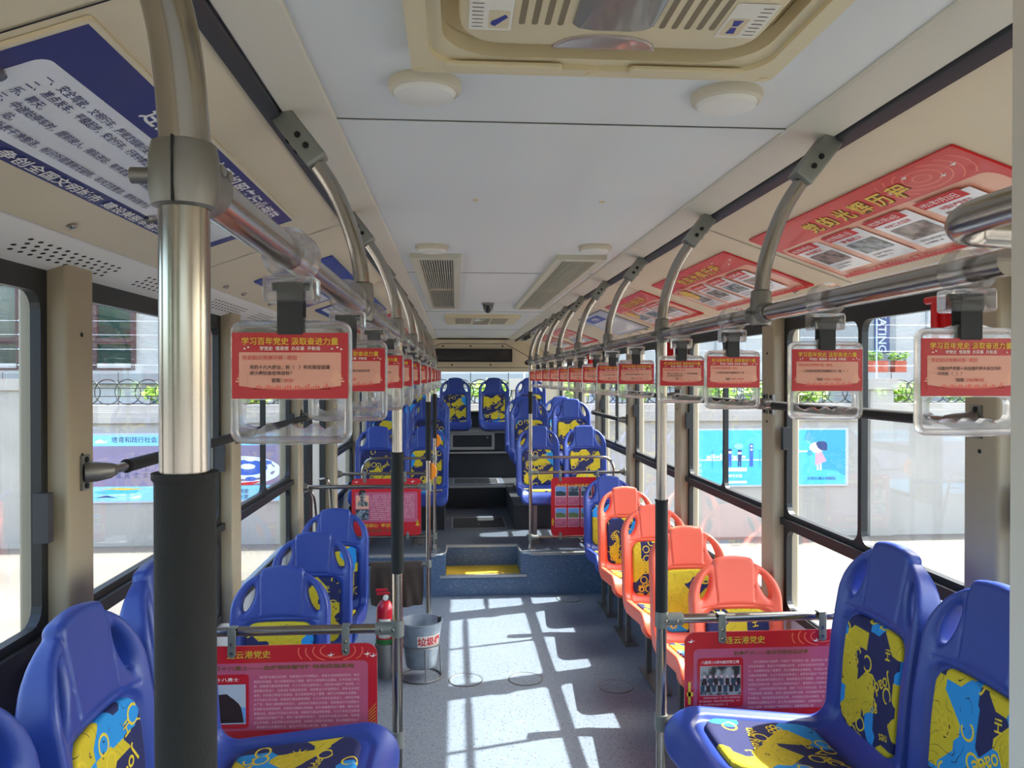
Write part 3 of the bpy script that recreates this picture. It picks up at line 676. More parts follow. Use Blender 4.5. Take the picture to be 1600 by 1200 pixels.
def joint(b, o, dx):          # T clamp gripping post and bar
    o = Vector(o); b.lathe([(.0165, -.026), (.0205, -.024), (.0205, .024), (.0165, .026)], o, (0, 0, 1), 'clamp_grey', 20)
    b.lathe([(.015, .012), (.0195, .014), (.0195, .066), (.015, .068)], o, (dx, 0, 0), 'clamp_grey', 20)
    for q in (.012, .048): b.lathe([(.0055, .019), (.0055, .023), (0, .024)], o + Vector((dx * q, 0, 0)), (0, -1, 0), 'steel', 10)
def post(sx, y, zf, sleeve, lab, bars=(), up=True, board=None, curve=False, button=None, low=None):
    x = sx * XR; t = thing('grab_post', (x, y, zf), lab, 'grab post', 'upright posts along the aisle'); O = Vector((x, y, zf))
    b = MB(); P = hang_pts(sx, y, zf) if up else [Vector((x, y, ZR)), Vector((x, y, zf))]
    b.tube([p - O for p in P], .0162, 'steel', 18); b.lathe([(.05, 0), (.05, .006), (.022, .012), (.018, .05)], (0, 0, 0), (0, 0, 1), 'steel_dull', 20); b.build('tube', t)
    if up: hang_parts(t, sx, 0, y < 1)
    b = MB(); b.lathe([(.0165, sleeve[0] - zf), (.0195, sleeve[0] - zf + .002), (.0195, sleeve[1] - zf - .006), (.0212, sleeve[1] - zf - .004), (.0212, sleeve[1] - zf), (.0165, sleeve[1] - zf)], (0, 0, 0), (0, 0, 1), 'foam', 24); b.build('foam_sleeve', t)
    for (z, xe) in bars:
        d = 1 if xe > x else -1; b = MB()
        b.cyl((0, 0, z - zf), (xe - x, 0, z - zf), .0145, 'steel', 16)
        if abs(xe) > 1.1: b.lathe([(.0145, .045), (.022, .04), (.03, .012), (.036, .01), (.036, 0)], (xe - x, 0, z - zf), (-d, 0, 0), 'cast_metal', 20)
        b.build('crossbar', t); b = MB(); joint(b, (0, 0, z - zf), d); b.build('clamp', t)
    if curve:                  # top bar that bends down to the lower bar
        z, xe, zl = curve; d = 1 if xe > x else -1; b = MB()
        b.tube(spline([(0, 0, z - zf), ((xe - x) * .5, 0, z - zf), (xe - x - d * .12, 0, z - zf), (xe - x - d * .04, 0, z - zf - .02), (xe - x, 0, z - zf - .09), (xe - x, 0, z - zf - .2), (xe - x, 0, zl - zf)], 6), .0125, 'steel', 14); b.build('crossbar', t)
        b = MB(); joint(b, (0, 0, z - zf), d); b.build('clamp', t)
    if button is not None:
        b = MB(); Fq = Frame((.017, -.0, button - zf), (1, 0, 0), (0, 0, 1)); b.bprism([(0, -.055), (.014, -.05), (.034, -.026), (.038, 0), (.034, .026), (.014, .05), (0, .055)], -.016, .016, .006, 'button_orange', Fq); b.build('stop_button', t)['label'] = 'orange stop button'
    return t
# big pole just left of the camera: chrome above, black foam below
post(-1, .535, 0, (.3, 1.757), 'big chrome pole with black foam sleeve close up at the left')
post(-1, 2.43, 0, (1.215, 1.590), 'chrome post with short black sleeve carrying the left red board', bars=[(1.045, -1.235), (.70, -1.235)])
post(1, 2.39, 0, (1.08, 1.44), 'chrome post with black sleeve carrying the right red board', bars=[(1.067, 1.235), (.745, 1.235)])
post(-1, 5.20, 0, (1.27, 1.66), 'chrome post with orange button behind the galvanised bin', bars=[(1.10, -1.235), (.585, -.83)], button=1.20)
post(-1, 6.72, ZP, (1.30, 1.68), 'chrome post with orange button on the raised floor, left of the steps', bars=[(1.0, -1.235), (.46, -1.235)], curve=(1.13, -1.02, .46), button=1.28)
post(1, 6.66, ZP, (1.51, 1.70), 'chrome post with black sleeve on the raised floor, right of the steps', bars=[(1.005, 1.235), (.45, 1.235)], curve=(1.135, 1.13, .45))
# short foam covered bar on the right track near the rear
t = thing('rear_grab_bar', (.50, 7.2, 2.24), 'short black sleeved grab bar under the right track near the rear', 'grab bar')
b = MB(); b.tube(spline([(.055, 0, .06), (0, .05, .0), (0, .2, -.01), (0, 1.2, -.01), (0, 1.35, 0), (.055, 1.4, .06)]), .014, 'steel', 12); b.build('tube', t)
b = MB(); b.cyl((0, .4, -.01), (0, 1.0, -.01), .021, 'foam'); b.build('foam_sleeve', t)
for y in (0, 1.4):
    b = MB(); b.box(.03, .07, y - .025, y + .025, .03, .075, 'clamp_grey'); b.build('ceiling_bracket', t)

# grab bars across the side windows
for sx, y0, y1, z, lab in ((1, 2.085, 3.36, 1.70, 'black grab bar across the right window nearest the pale post'), (1, 3.54, 4.81, 1.70, 'black grab bar across the second right window, behind the hanging cards'), (1, 4.99, 6.26, 1.70, 'black grab bar across the third right window, behind the rearmost hanging cards'), (1, 6.44, 7.71, 1.47, 'black grab bar across a right rear window beside the raised seats'),
                        (-1, 2.145, 3.45, 1.575, 'black grab bar across the left window behind the sleeved pole'), (-1, 3.575, 4.88, 1.575, 'black grab bar across the left window above the blue single seats')):
    t = thing('window_grab_bar', (sx * 1.14, y0, z), lab, 'grab bar', 'grab bars across the windows'); l = y1 - y0; xo = sx * .048
    b = MB(); b.tube([(0, -.0, 0), (0, l, 0)], .013, 'steel', 14); b.build('tube', t)
    b = MB(); b.lathe([(.013, .085), (.0195, .088), (.018, .105), (.018, l / 2), (.018, l - .105), (.0195, l - .088), (.013, l - .085)], (0, 0, 0), (0, 1, 0), 'foam', 18); b.build('foam_sleeve', t)
    for yy, d in ((-.055, 1), (l + .055, -1)):
        b = MB(); b.box(xo - .006, xo + .006, yy - .022, yy + .022, -.045, .045, 'cast_metal'); b.tube([(xo, yy, 0), (xo * .45, yy + d * .015, 0), (0, yy + d * .035, 0), (0, yy + d * .058, 0)], [.027, .026, .021, .017], 'cast_metal', 16)
        for zz in (-.034, .034): b.lathe([(.007, 0), (.007, .004), (0, .005)], (xo - sx * .006, yy, zz), (-sx, 0, 0), 'hole_black', 10)
        b.build('end_bracket', t)
# chrome elbow rail near the driver's partition
t = thing('elbow_rail', (.30, .82, 1.985), 'thick chrome elbow rail beside the pale post at the right edge', 'grab rail')
b = MB(); P = [(0, -1.6, 0), (0, -.06, 0)] + [(.045 - .045 * math.cos(R(a)), -.06 + .06 * math.sin(R(a)), -.004 * a / 90) for a in range(10, 91, 10)] + [(.10, 0, -.006), (.5, 0, -.01), (.93, 0, -.012)]
b.tube(P, .0175, 'steel', 24); b.build('tube', t)

# driver's partition: pale post and low panel
t = thing('driver_partition', (.262, .62, 0), "pale grey screwed post of the driver's partition at the right edge of the picture", 'partition')
b = MB(); b.prism([(0, 0), (.006, -.006), (.05, -.008), (.056, .0), (.056, .04), (0, .04)], 0, 2.33, 'white_post'); b.build('corner_post', t)
b = MB(); 
for z in (.6, 1.12, 1.84, 2.10): b.lathe([(.006, 0), (.006, .002), (.004, .003), (0, .0034)], (0, .008, z), (-.8, -.6, 0), 'steel_dull', 12)
b.build('screws', t)
b = MB(); b.box(.01, .045, -1.7, -.005, .02, 1.0, 'white_post'); b.build('lower_panel', t)

# ------------------------------------------------------------------ strap handles with red cards
def card_art(kind):
    F = Frame((0, -.0078, 0), (1, 0, 0), (0, 0, 1)); a = MB(F); x0, x1, y0, y1 = -.0625, .0625, -.157, -.085
    a.box(x0, x1, -.0078, -.0066, y0, y1, 'card_red')
    a.flat(rrect(-.055, -.1475, .055, -.1065, .001, 2), 'card_pink')
    a.flat([(-.055, -.1475), (-.055, -.143), (-.03, -.1465), (0, -.1475), (.03, -.1465), (.055, -.143), (.055, -.1475)][::-1][::-1], 'card_red')
    for i in range(30):
        x = -.04 + i * .0028; h = .001 + .0035 * abs(math.sin(i * 2.3)) * (1 if i % 7 else 1.5); a.flat(rrect(x, -.1480, x + .0018, -.1468 + h, 0, 1), 'poster_red_light', 0)
    for sx in (1, -1):
        for j, (w, z) in enumerate(((.008, -.139), (.0065, -.136), (.005, -.133), (.0035, -.130), (.0015, -.127))): a.flat(rrect(sx * .0505 - w, z, sx * .0505 + w, z + .0018, 0, 1), 'card_pink' if sx < 0 else 'poster_peach', 0)
        a.flat(rrect(sx * .0505 - .004, -.143, sx * .0505 + .004, -.130, 0, 1), 'card_pink' if sx < 0 else 'poster_peach', .0001)
    a.text('学习百年党史', -.052, -.0975, .0085, 'gold', bold=.015); a.text('汲取奋进力量', .052, -.0975, .0085, 'gold', 'r', bold=.015)
    a.text('学党史  悟思想  办实事  开新局', 0, -.1040, .0048, 'ink_white', 'c', bold=.01)
    for (x, y) in ((-.050, -.1035), (-.046, -.102), (.044, -.1035), (.050, -.102), (.054, -.104)): a.flat([(x, y), (x + .003, y + .0005), (x + .001, y + .0025)], 'ink_white', .0001)
    a.text('党史知识竞赛问答 · 题目', -.051, -.1145, .0055, 'ink_red', res=1)
    q, an = (('党的十九大提出，到（　）年实现全面建', '成小康社会宏伟目标？', ), '答案：2020') if kind == 0 else ((('上海的红色旅游经典景区之一是（　）', ''), '答案：中共一大会址') if kind == 1 else (('中国共产党第一次全国代表大会召开的', '时间是（　）？'), '答案：1921年7月'))
    a.text(q[0], -.043, -.1245, .0048, 'ink_black', bold=.012, res=1); a.text(q[1], -.043, -.131, .0048, 'ink_black', bold=.012, res=1)
    a.text(an.split('：')[0] + '：', -.008, -.139, .005, 'ink_black', 'r', bold=.012, res=1); a.text(an.split('：')[1], -.006, -.139, .005, 'ink_red', bold=.012, res=1)
    return a
def strap(kind):
    t = thing('strap_handle', (0, 0, 0), '', 'strap handle'); FX = Frame((0, 0, 0), (1, 0, 0), (0, 0, 1))
    b = MB(FX); b.ring(ell(0, 0, .029, .029, 28), ell(0, 0, .0172, .0172, 28), -.017, .017, 'clear_acrylic', smooth=True)
    b.bprism(rrect(-.028, -.052, .028, -.0235, .004), -.018, .018, .003, 'clear_acrylic'); b.build('rail_clip', t)
    b = MB(); b.cyl((-.02, 0, -.034), (.02, 0, -.034), .0045, 'webbing', 10); b.build('buckle', t)
    b = MB(); b.box(-.0135, .0135, -.0105, -.0085, -.085, -.030, 'webbing'); b.box(-.0135, .0135, -.0085, .0085, -.087, -.085, 'webbing'); b.box(-.0135, .0135, .0085, .0105, -.085, -.030, 'webbing'); b.box(-.0135, .0135, -.0085, .0085, -.032, -.030, 'webbing'); b.build('webbing_loop', t)
    m = 11; outer = rrect(-.0645, -.205, .0645, -.073, .011, 5, m); inner = rrect(-.051, -.188, .051, -.1585, .009, 5, m)
    inner = [(x, y + (.0035 * math.cos(x / .095 * 2 * PI * 4) if y < -.18 and abs(x) < .04 else 0)) for x, y in inner]
    outer = [(x, y + (-.003 * math.cos(x / .132 * PI) if y < -.20 else 0) + (.009 * math.exp(-(x / .021) ** 2) if y > -.08 and abs(x) < .054 else 0)) for x, y in outer]
    b = MB(FX); b.ring(outer, inner, -.0065, .0065, 'clear_acrylic', smooth=True)
    b.tube([(x * 1.0, 0, y) for x, y in rrect(-.0618, -.2025, .0618, -.0755, .010, 5)], .0042, 'clear_acrylic', 8, closed=True); [b.lathe([(.005, .0065), (.005, .008), (0, .0082)], (q, 0, -.0785), (0, -1, 0), 'clear_acrylic', 14) for q in (-.053, .053)]; b.build('holder', t, 40)
    card_art(kind).build('card', t); return t
protos = [strap(0), strap(1), strap(2)]; pu = [False] * 3
SL = [.876, 1.325, 1.745, 2.13, 2.60, 3.25, 3.75, 4.42, 5.05, 5.6, 6.2]; SR = [.937, 1.313, 1.77, 2.18, 2.74, 3.16, 3.53, 3.97, 4.36, 4.80, 5.2, 5.65, 6.05]
for sx, ys, nm in ((-1, SL, 'left'), (1, SR, 'right')):
    for i, y in enumerate(ys):
        k = (0 if i == 0 else 2) if sx < 0 else (2 if i == 0 else 1 if i % 3 else 0)
        lab = 'clear strap handle with red card on the %s rail, %s from the front' % (nm, ORD[i]); loc = (sx * XR, y, ZR); rz = R(random.uniform(-2.5, 2.5))
        if not pu[k]: pu[k] = True; o = protos[k]; o.location = loc; o.rotation_euler = (0, 0, rz); o['label'] = lab; o['group'] = 'strap handles on the overhead rails'
        else: dup(protos[k], loc, rz, lab, 'strap handles on the overhead rails')

# ------------------------------------------------------------------ red boards on the barriers
def birds(a, pts, s=.012, m='ink_white'):
    for x, y in pts: a.flat([(x - s, y + s * .3), (x - s * .1, y - s * .2), (x + s, y + s * .5), (x + s * .2, y + s * .25), (x + s * .1, y + s * .9), (x - s * .1, y + s * .2)], m, .0001)
def swirl(a, cx, cy, r, m, n=4, clip=None):
    for k in range(n):
        rr = r * (1 - k * .2); o = ell(cx, cy, rr, rr * .5, 28); i = ell(cx, cy, rr - .004, rr * .5 - .003, 28); a.z += .00005
        for j in range(28):
            q = [o[j], o[(j + 1) % 28], i[(j + 1) % 28], i[j]]
            if clip is None or all(clip[0] < p[0] < clip[2] and clip[1] < p[1] < clip[3] for p in q): a.add([a.F(x, y, a.z) for x, y in q], [(0, 1, 2, 3)], m)
def pagoda(a, x, y, s, m):
    for j in range(6): w = s * (.5 - .07 * j); a.flat(rrect(x - w, y + j * s * .22, x + w, y + j * s * .22 + s * .08, 0, 1), m, 0); a.flat(rrect(x - w * .6, y + j * s * .22, x + w * .6, y + (j + 1) * s * .22, 0, 1), m, 0)
LOREM = '一九三九年抗日战争进入相持阶段中国共产党领导的八路军新四军深入敌后发动群众建立抗日根据地英勇战斗不怕牺牲人民军队与当地百姓同甘共苦保卫家园为民族独立和人民解放作出了重要贡献烈士的精神永远激励后人不忘初心牢记使命砥砺前行建设美丽港城'
def para(a, x0, y, w, h, lines, pitch, m, indent=True, seed=0):
    nch = int(w / (h * 1.02))
    for i in range(lines):
        s = ''.join(LOREM[(seed + i * nch + j) % len(LOREM)] if (j + i * 5) % 11 else '，' for j in range(nch)); last = i == lines - 1
        if indent and i == 0: s = s[2:]
        if last: s = s[:int(nch * .7)]
        a.text(s, x0 + (2 * h if indent and i == 0 else 0), y - i * pitch, h, m, bold=.006, res=1, dz=0)
def board(x, y, z, w, h, art, lab, clips, barz):
    t = thing('notice_board', (x, y, z), lab, 'notice board', 'red boards on the barriers'); F = Frame((0, -.003, 0), (1, 0, 0), (0, 0, 1)); a = MB(F)
    a.prism(rrect(0, 0, w, h, .035, 6), -.005, 0, 'sign_red'); art(a, w, h); a.build('panel', t)
    for (cx, top) in clips:
        b = MB(F); zb = (barz[0] if top else barz[1]) - z
        if top: b.bprism(rrect(cx - .012, h - .035, cx + .012, zb + .016, .011), .001, .005, .0015, 'clamp_grey'); b.box(cx - .012, cx + .012, -.008, .022, zb + .014, zb + .018, 'clamp_grey')
        else: b.bprism(rrect(cx - .012, zb - .016, cx + .012, .03, .011), .001, .005, .0015, 'clamp_grey'); b.box(cx - .012, cx + .012, -.008, .022, zb - .018, zb - .014, 'clamp_grey')
        for q in ((h - .02, h + .008) if top else (.015, -.012)): b.lathe([(.005, .005), (.005, .008), (0, .009)], F(cx, q, 0), (0, -1, 0), 'steel', 10)
        b.build('bracket', t)
def art_right(a, w, h):
    a.flat(rrect(.028, .028, w - .028, h - .052, .015, 4), 'sign_pink'); a.text('连云港党史', .13, h - .0366, .025, 'gold_dark', bold=.012, wid=.125); a.text('连云港党史', .1295, h - .0355, .025, 'gold', bold=.003, wid=.125)
    swirl(a, w - .12, h - .02, .10, 'poster_red_light', 4, (w - .3, h - .05, w - .02, h - .002)); birds(a, [(.02, h - .03), (w - .14, h - .035)])
    a.text('抗争烽火——连云港的抗日战争', .155, h - .072, .014, 'gold_dark', bold=.02, wid=.24)
    a.flat(rrect(.04, .038, .185, h - .08, .01, 4), 'sign_red'); a.text('八路军115师与新四军三师', .112, h - .098, .011, 'ink_white', 'c', bold=.01, wid=.12)
    a.flat(rrect(.048, .075, .178, h - .105, 0, 1), 'ink_pale'); a.flat(rrect(.049, .076, .177, h - .106, 0, 1), 'photo_grey')
    for i in range(7):
        for r_ in range(2): x = .056 + i * .018 + r_ * .006; yy = .098 + r_ * .022; a.flat(ell(x, yy + .014, .004, .005, 10), 'ink_pale', 0); a.flat(rrect(x - .006, yy - .012, x + .006, yy + .009, .003, 2), 'ink_black' if (i + r_) % 2 else 'hill_print', .0001)
    para(a, .045, .066, .135, .0065, 3, .0105, 'ink_pale', seed=9); para(a, .20, h - .098, w - .24, .0088, 11, .0142, 'ink_pale', seed=3)
    a.flat(rrect(.010, .05, .018, .12, 0, 1), 'gold', 0); a.flat(rrect(.006, .075, .026, .088, 0, 1), 'gold', 0)
def art_left(a, w, h):
    a.flat(rrect(.028, .028, w - .028, h - .052, .015, 4), 'sign_pink'); a.text('连云港党史', .10, h - .0366, .025, 'gold_dark', bold=.012, wid=.13); a.text('连云港党史', .0995, h - .0355, .025, 'gold', bold=.003, wid=.13)
    swirl(a, w - .13, h - .02, .11, 'poster_red_light', 4, (w - .32, h - .05, w - .02, h - .002)); birds(a, [(w - .14, h - .035), (w - .03, h - .034), (w - .012, h - .04)])
    a.text('青口十八勇士——血战到底誓守阵地的民族英雄', .04, h - .072, .014, 'gold_dark', bold=.02, wid=.44)
    a.flat(rrect(.01, .036, .165, h - .085, .01, 4), 'sign_red'); a.text('青口十八勇士', .085, h - .105, .012, 'ink_white', 'c', bold=.01, wid=.10)
    a.flat(rrect(.018, .05, .156, h - .115, 0, 1), 'poster_grey'); a.flat(rrect(.018, .055, .156, .10, 0, 1), 'sky_blue_print')
    a.flat([(.028, .054), (.15, .054), (.147, .075), (.142, .10), (.135, .112), (.118, .128), (.10, .135), (.07, .13), (.05, .115), (.035, .105), (.028, .08)], 'ink_black'); a.flat([(.06, .125), (.068, .14), (.10, .142), (.12, .125)], 'ink_black')
    para(a, .18, h - .098, w - .225, .0088, 12, .0138, 'ink_pale', seed=31)
    for k in range(6): a.flat([(w - .026, .03 + k * .009), (w - .004, .045 + k * .011), (w - .004, .047 + k * .011), (w - .026, .032 + k * .009)], 'gold', 0)
def art_rear_left(a, w, h):
    a.flat(rrect(.028, .115, w - .03, h - .115, .015, 4), 'sign_pink'); a.text('连云港英烈谱·李超时烈士', .07, h - .075, .03, 'gold', bold=.015, wid=.40); birds(a, [(.04, h - .03), (w - .07, h - .03)], .02)
    a.flat(rrect(.035, .23, .145, h - .14, 0, 1), 'poster_peach'); a.flat([(.05, .25), (.055, .29), (.075, .305), (.075, .32), (.06, .345), (.065, .375), (.09, .385), (.115, .375), (.118, .34), (.105, .315), (.11, .30), (.135, .285), (.14, .25)], 'photo_grey'); a.flat([(.060, .345), (.060, .375), (.075, .392), (.105, .392), (.12, .372), (.112, .365), (.085, .37), (.075, .345)], 'ink_black')
    a.flat(rrect(.035, .135, .145, .225, 0, 1), 'photo_cool'); para(a, .155, h - .145, w - .20, .0125, 13, .0172, 'ink_pale', seed=50)
    a.text('不忘初心  牢记使命', .07, .075, .034, 'gold', bold=.015, wid=.33); a.text('学史明理  学史增信', .09, .035, .026, 'gold_dark', bold=.015, wid=.35); pagoda(a, w - .03, .08, .04, 'gold')
def art_rear_right(a, w, h):
    a.text('连云港七十年沧桑巨变', .05, h - .085, .034, 'gold', bold=.015, wid=.30); birds(a, [(.045, h - .115)], .014)
    for i in range(4):
        for j in range(2):
            x = .035 + i * .11; yy = .075 + (1 - j) * .185; a.flat(rrect(x, yy, x + .098, yy + .165, .006, 3), 'ink_pale'); a.flat(rrect(x + .003, yy + .003, x + .095, yy + .07, .004, 3), 'sign_pink'); a.flat(rrect(x + .005, yy + .08, x + .093, yy + .16, 0, 1), 'sky_blue_print' if (j or i == 0) else 'photo_cool')
            a.flat([(x + .005, yy + .08), (x + .093, yy + .08), (x + .093, yy + .11), (x + .07, yy + .118), (x + .04, yy + .125), (x + .02, yy + .118), (x + .005, yy + .125)], 'grass_print' if j else 'hill_print'); para(a, x + .01, yy + .055, .08, .008, 3, .013, 'ink_pale', False, seed=i * 7 + j)
    a.flat(rrect(.008, .09, .018, .15, 0, 1), 'gold', 0); a.flat(rrect(.004, .115, .026, .128, 0, 1), 'gold', 0)
board(.478, 2.372, .757, .56, .272, art_right, 'red history board on the right barrier, headed in gold and with a group photo', [(.118, True), (.44, True), (.145, False)], (1.067, .745))
board(-1.02, 2.412, .722, .55, .285, art_left, 'red history board on the left barrier, with a picture of a dark rock', [(.115, True), (.455, True), (.455, False)], (1.045, .70))
board(-1.11, 6.70, .475, .585, .485, art_rear_left, 'square red board on the left rear barrier, with a portrait', [(.11, True), (.45, True), (.47, False)], (1.0, .46))
board(.585, 6.64, .465, .50, .50, art_rear_right, 'red board with small landscape pictures on the right rear barrier', [(.08, True), (.40, True), (.08, False)], (1.005, .45))

# ------------------------------------------------------------------ posters on the sloping panels
SLV = Vector((-.505, 0, .176)).normalized()
def slope(side, y, d):             # d: distance down the slope from its top edge
    x = .588 + .9443 * d; z = 2.312 - .3291 * d; return Vector((side * x, y, z))
def poster(side, ya, yb, d0, d1, art, lab, frame='poster_red', thick=.006):
    w = yb - ya; h = d1 - d0
    if side < 0: o = slope(-1, ya, d1); F = Frame(o, (0, 1, 0), (.9443, 0, .3291))
    else: o = slope(1, yb, d1); F = Frame(o, (0, -1, 0), (-.9443, 0, .3291))
    L = MB(Frame((0, 0, 0), F.u, F.v)); L.prism(rrect(0, 0, w, h, .004, 2), .001, thick, frame); L.z = thick; art(L, w, h)
    ob = L.build('poster'); ob.location = o; tag(ob, lab, 'poster', 'posters on the sloping panels')
    return ob
def art_rules(a, w, h):
    a.flat(rrect(.008, .008, w - .008, h - .008, 0, 1), 'poster_navy'); a.flat(rrect(.05, .048, w - .06, h - .085, .02, 5), 'poster_white')
    a.text('连云港市公交司机服务行业规范', .30, h - .062, .048, 'ink_white', bold=.02, wid=.85)
    for i, s in enumerate(('一、安全驾驶，文明行车，按规定线路行驶，有序停靠，不抢行。', '二、准点发车，平稳起步，安全行车，行车中禁止接打电话、听音', '乐、聊天。', '三、中途站停车时，提前驶入，排队进站，有序变道，前方车辆进', '站。', '四、车身外表干净整洁，标识外观清晰无破损，车内卫生整洁，服务设施齐全。')):
        a.text(s, .10 + (.0 if s[1] == '、' else .06), h - .118 - i * .0235, .019, 'ink_navy', bold=.008)
    a.text('市交通运输局  市公交集团', w - .10, .056, .013, 'ink_navy', 'r'); a.text('争创全国文明城市  建设美丽幸福港城', w / 2, .018, .026, 'ink_white', 'c', bold=.02, wid=.72)
    for x in (.0, w * .62): a.prism(ell(.045 + x, h * .5 if x == 0 else .05, .013, .013, 14), a.z, a.z + .008, 'steel')
def art_party(title, cards, gold=False):
    def art(a, w, h):
        a.flat(rrect(.006, .006, w - .006, h - .006, 0, 1), 'poster_red'); a.flat(rrect(.012, .012, w - .03, h - .105, .03, 5), 'poster_peach')
        swirl(a, w - .17, h - .05, .15, 'poster_red_light', 5, (w * .5, h - .1, w - .01, h - .008)); birds(a, [(w - .30, h - .06), (w - .2, h - .03), (w - .12, h - .07), (w - .06, h - .05)], .014)
        tt = ' '.join(title)
        a.text(tt, .303, h - .085, .058, 'gold_dark', bold=.03, wid=.50); a.text(tt, .30, h - .083, .058, 'gold', bold=.02, wid=.50)
        n = len(cards); cw = (w - .12) / n
        for i, (d, s, k) in enumerate(cards):
            x = .05 + i * cw; y1 = h - .125; y0 = .045
            a.flat(rrect(x, y0, x + cw - .045, y1, 0, 1), 'poster_white'); a.flat(rrect(x - .008, y1 - .025, x + cw - .075, y1 + .008, 0, 1), 'ink_red'); a.text(d, x, y1 - .018, .022, 'ink_white', bold=.01, wid=cw - .10)
            a.text(s, x + .03, y1 - .047, .017, 'ink_red', bold=.01, wid=cw - .12); a.flat(rrect(x + .02, y0 + .055, x + cw - .065, y1 - .058, 0, 1), k); para(a, x + .02, y0 + .035, cw - .10, .010, 2, .016, 'ink_black', False, seed=i * 13)
        for i in range(60): x = .02 + i * (w - .04) / 60; hh = .008 + .016 * abs(math.sin(i * 1.7)) * abs(math.sin(i * .31)); a.flat(rrect(x, .006, x + .012, .012 + hh, 0, 1), 'ink_red', 0)
        if gold: a.flat(ell(.14, h * .55, .06, .05, 20), 'gold'); swirl(a, .16, h * .6, .10, 'poster_peach', 3)
    return art
C1 = [('1927年9月9日', '秋收起义', 'photo_warm'), ('1927年8月1日', '南昌起义', 'photo_cool'), ('1922年7月16日', '中共二大召开', 'photo_warm'), ('1921年7月23日', '中国共产党成立', 'photo_warm')]
C2 = [('1937年7月', '全民族抗战', 'photo_grey'), ('1935年10月', '长征胜利', 'photo_grey'), ('1935年1月', '遵义会议', 'photo_cool'), ('1928年4月', '井冈会师', 'photo_warm')]
C3 = [('1978年12月', '改革开放', 'photo_cool'), ('1949年10月', '新中国成立', 'photo_cool'), ('1945年8月', '抗战胜利', 'photo_warm')]
poster(-1, 1.02, 2.275, .106, .41, art_rules, 'navy poster of driving rules at the upper left, partly behind the big pole', 'beige_panel', .007)
def art_city(kind):
    def art(a, w, h):
        a.flat(rrect(.008, .008, w - .008, h - .008, 0, 1), 'poster_blue'); 
        if kind == 0:
            swirl(a, .30, h - .09, .07, 'poster_cyan', 2); a.text('创建全国文明城市', .34, h - .11, .055, 'ink_white', bold=.03, wid=.45); a.text('人人参与  人人受益', .40, h - .15, .024, 'poster_cyan', bold=.02, wid=.35)
            a.flat(rrect(.10, .045, w - .04, h - .18, 0, 1), 'poster_white'); para(a, .14, h - .215, w - .25, .017, 3, .028, 'ink_navy', seed=70); a.text('连云港市公交集团', .14, .016, .022, 'ink_white')
        else:
            a.flat(rrect(.03, .03, w * .55, h - .13, 0, 1), 'poster_white'); a.text('安全乘车 文明出行', .08, h - .08, .05, 'ink_white', bold=.02, wid=.6); para(a, .05, h - .16, w * .45, .017, 4, .03, 'ink_navy', seed=90)
            for k in range(14): a.flat(ell(w * .62 + (k * .37 % 1) * w * .3, .05 + (k * .61 % 1) * (h * .7), .022, .018, 10), ['poster_white', 'sign_pink', 'leaf_bright'][k % 3], .0001)
    return art
poster(-1, 2.95, 3.98, .106, .41, art_city(0), 'blue poster with white lower half, next along the left after the navy one', 'poster_blue')
poster(-1, 4.20, 5.25, .106, .41, art_city(1), 'blue poster with flowers, third along the left slope', 'poster_blue')
poster(-1, 5.6, 6.6, .106, .42, art_party('党的光辉历程', C3), 'red poster on the left slope above the door', 'poster_red')
poster(-1, 7.2, 8.2, .106, .42, art_party('百年奋斗', C2), 'rearmost red poster on the left slope', 'poster_red')
poster(1, 1.43, 2.465, .135, .485, art_party('党的光辉历程', C1), 'large red poster with gold heading nearest on the right slope')
poster(1, 2.70, 3.72, .135, .485, art_party('党的光辉历程', C2, True), 'second red poster on the right slope, with an orange glow at its left')
poster(1, 3.94, 4.90, .135, .485, art_party('党的光辉历程', C3, True), 'third red poster on the right slope, with three dates')
def art_notice(a, w, h):
    a.flat(rrect(.012, .012, w - .012, h - .012, 0, 1), 'poster_grey'); a.flat(rrect(.12, h - .11, w - .28, h - .03, 0, 1), 'poster_blue'); a.text('乘客须知', .3, h - .09, .05, 'ink_white', bold=.02); a.flat(rrect(.12, .04, w - .1, h - .12, 0, 1), 'poster_white'); para(a, .14, h - .15, w - .3, .02, 5, .032, 'ink_navy', seed=15)
poster(1, 5.07, 6.0, .135, .485, art_notice, 'grey framed notice with blue heading on the right slope', 'steel_dull')
poster(1, 6.9, 7.8, .135, .485, art_party('百年奋斗', C3, True), 'fourth red poster on the right slope, past the grey framed notice')
poster(1, 8.1, 9.0, .135, .485, art_party('百年奋斗', C2), 'rearmost red poster on the right slope')

# ------------------------------------------------------------------ ceiling fittings
ZC = 2.35
t = thing('roof_air_unit', (0, .76, ZC), 'big beige air unit with louvres in the ceiling at the top of the picture', 'air unit')
Fc = Frame((0, 0, 0), (1, 0, 0), (0, -1, 0))               # n points down
b = MB(Fc)
N_ = 8; out = rrect(-.30, -.52, .295, .55, .012, N_); mid = rrect(-.27, -.492, .265, .52, .07, N_); inn = rrect(-.25, -.468, .245, .49, .09, N_)
b.ring(out, mid, .0, .034, 'ac_beige', smooth=True); b.ring(mid, inn, .0, .026, 'ac_beige', smooth=True)
for x0, x1 in ((-.25, -.06), (.05, .245)): b.bprism(rrect(x0, -.506, x1, -.478, .008), .03, .037, .003, 'ac_beige')
for x in (-.285, -.01, .28): b.lathe([(.008, .034), (.008, .036), (0, .037)], (x, .508, 0), (0, 0, -1), 'ac_beige', 12)
b.build('surround', t)
b = MB(Fc); b.ring(rrect(-.262, -.478, .257, .50, .09, N_), inn, -.10, .002, 'ac_beige', smooth=True); b.prism(rrect(-.262, -.478, .257, .50, .09, N_), -.105, -.10, 'ac_beige'); b.build('recess', t)
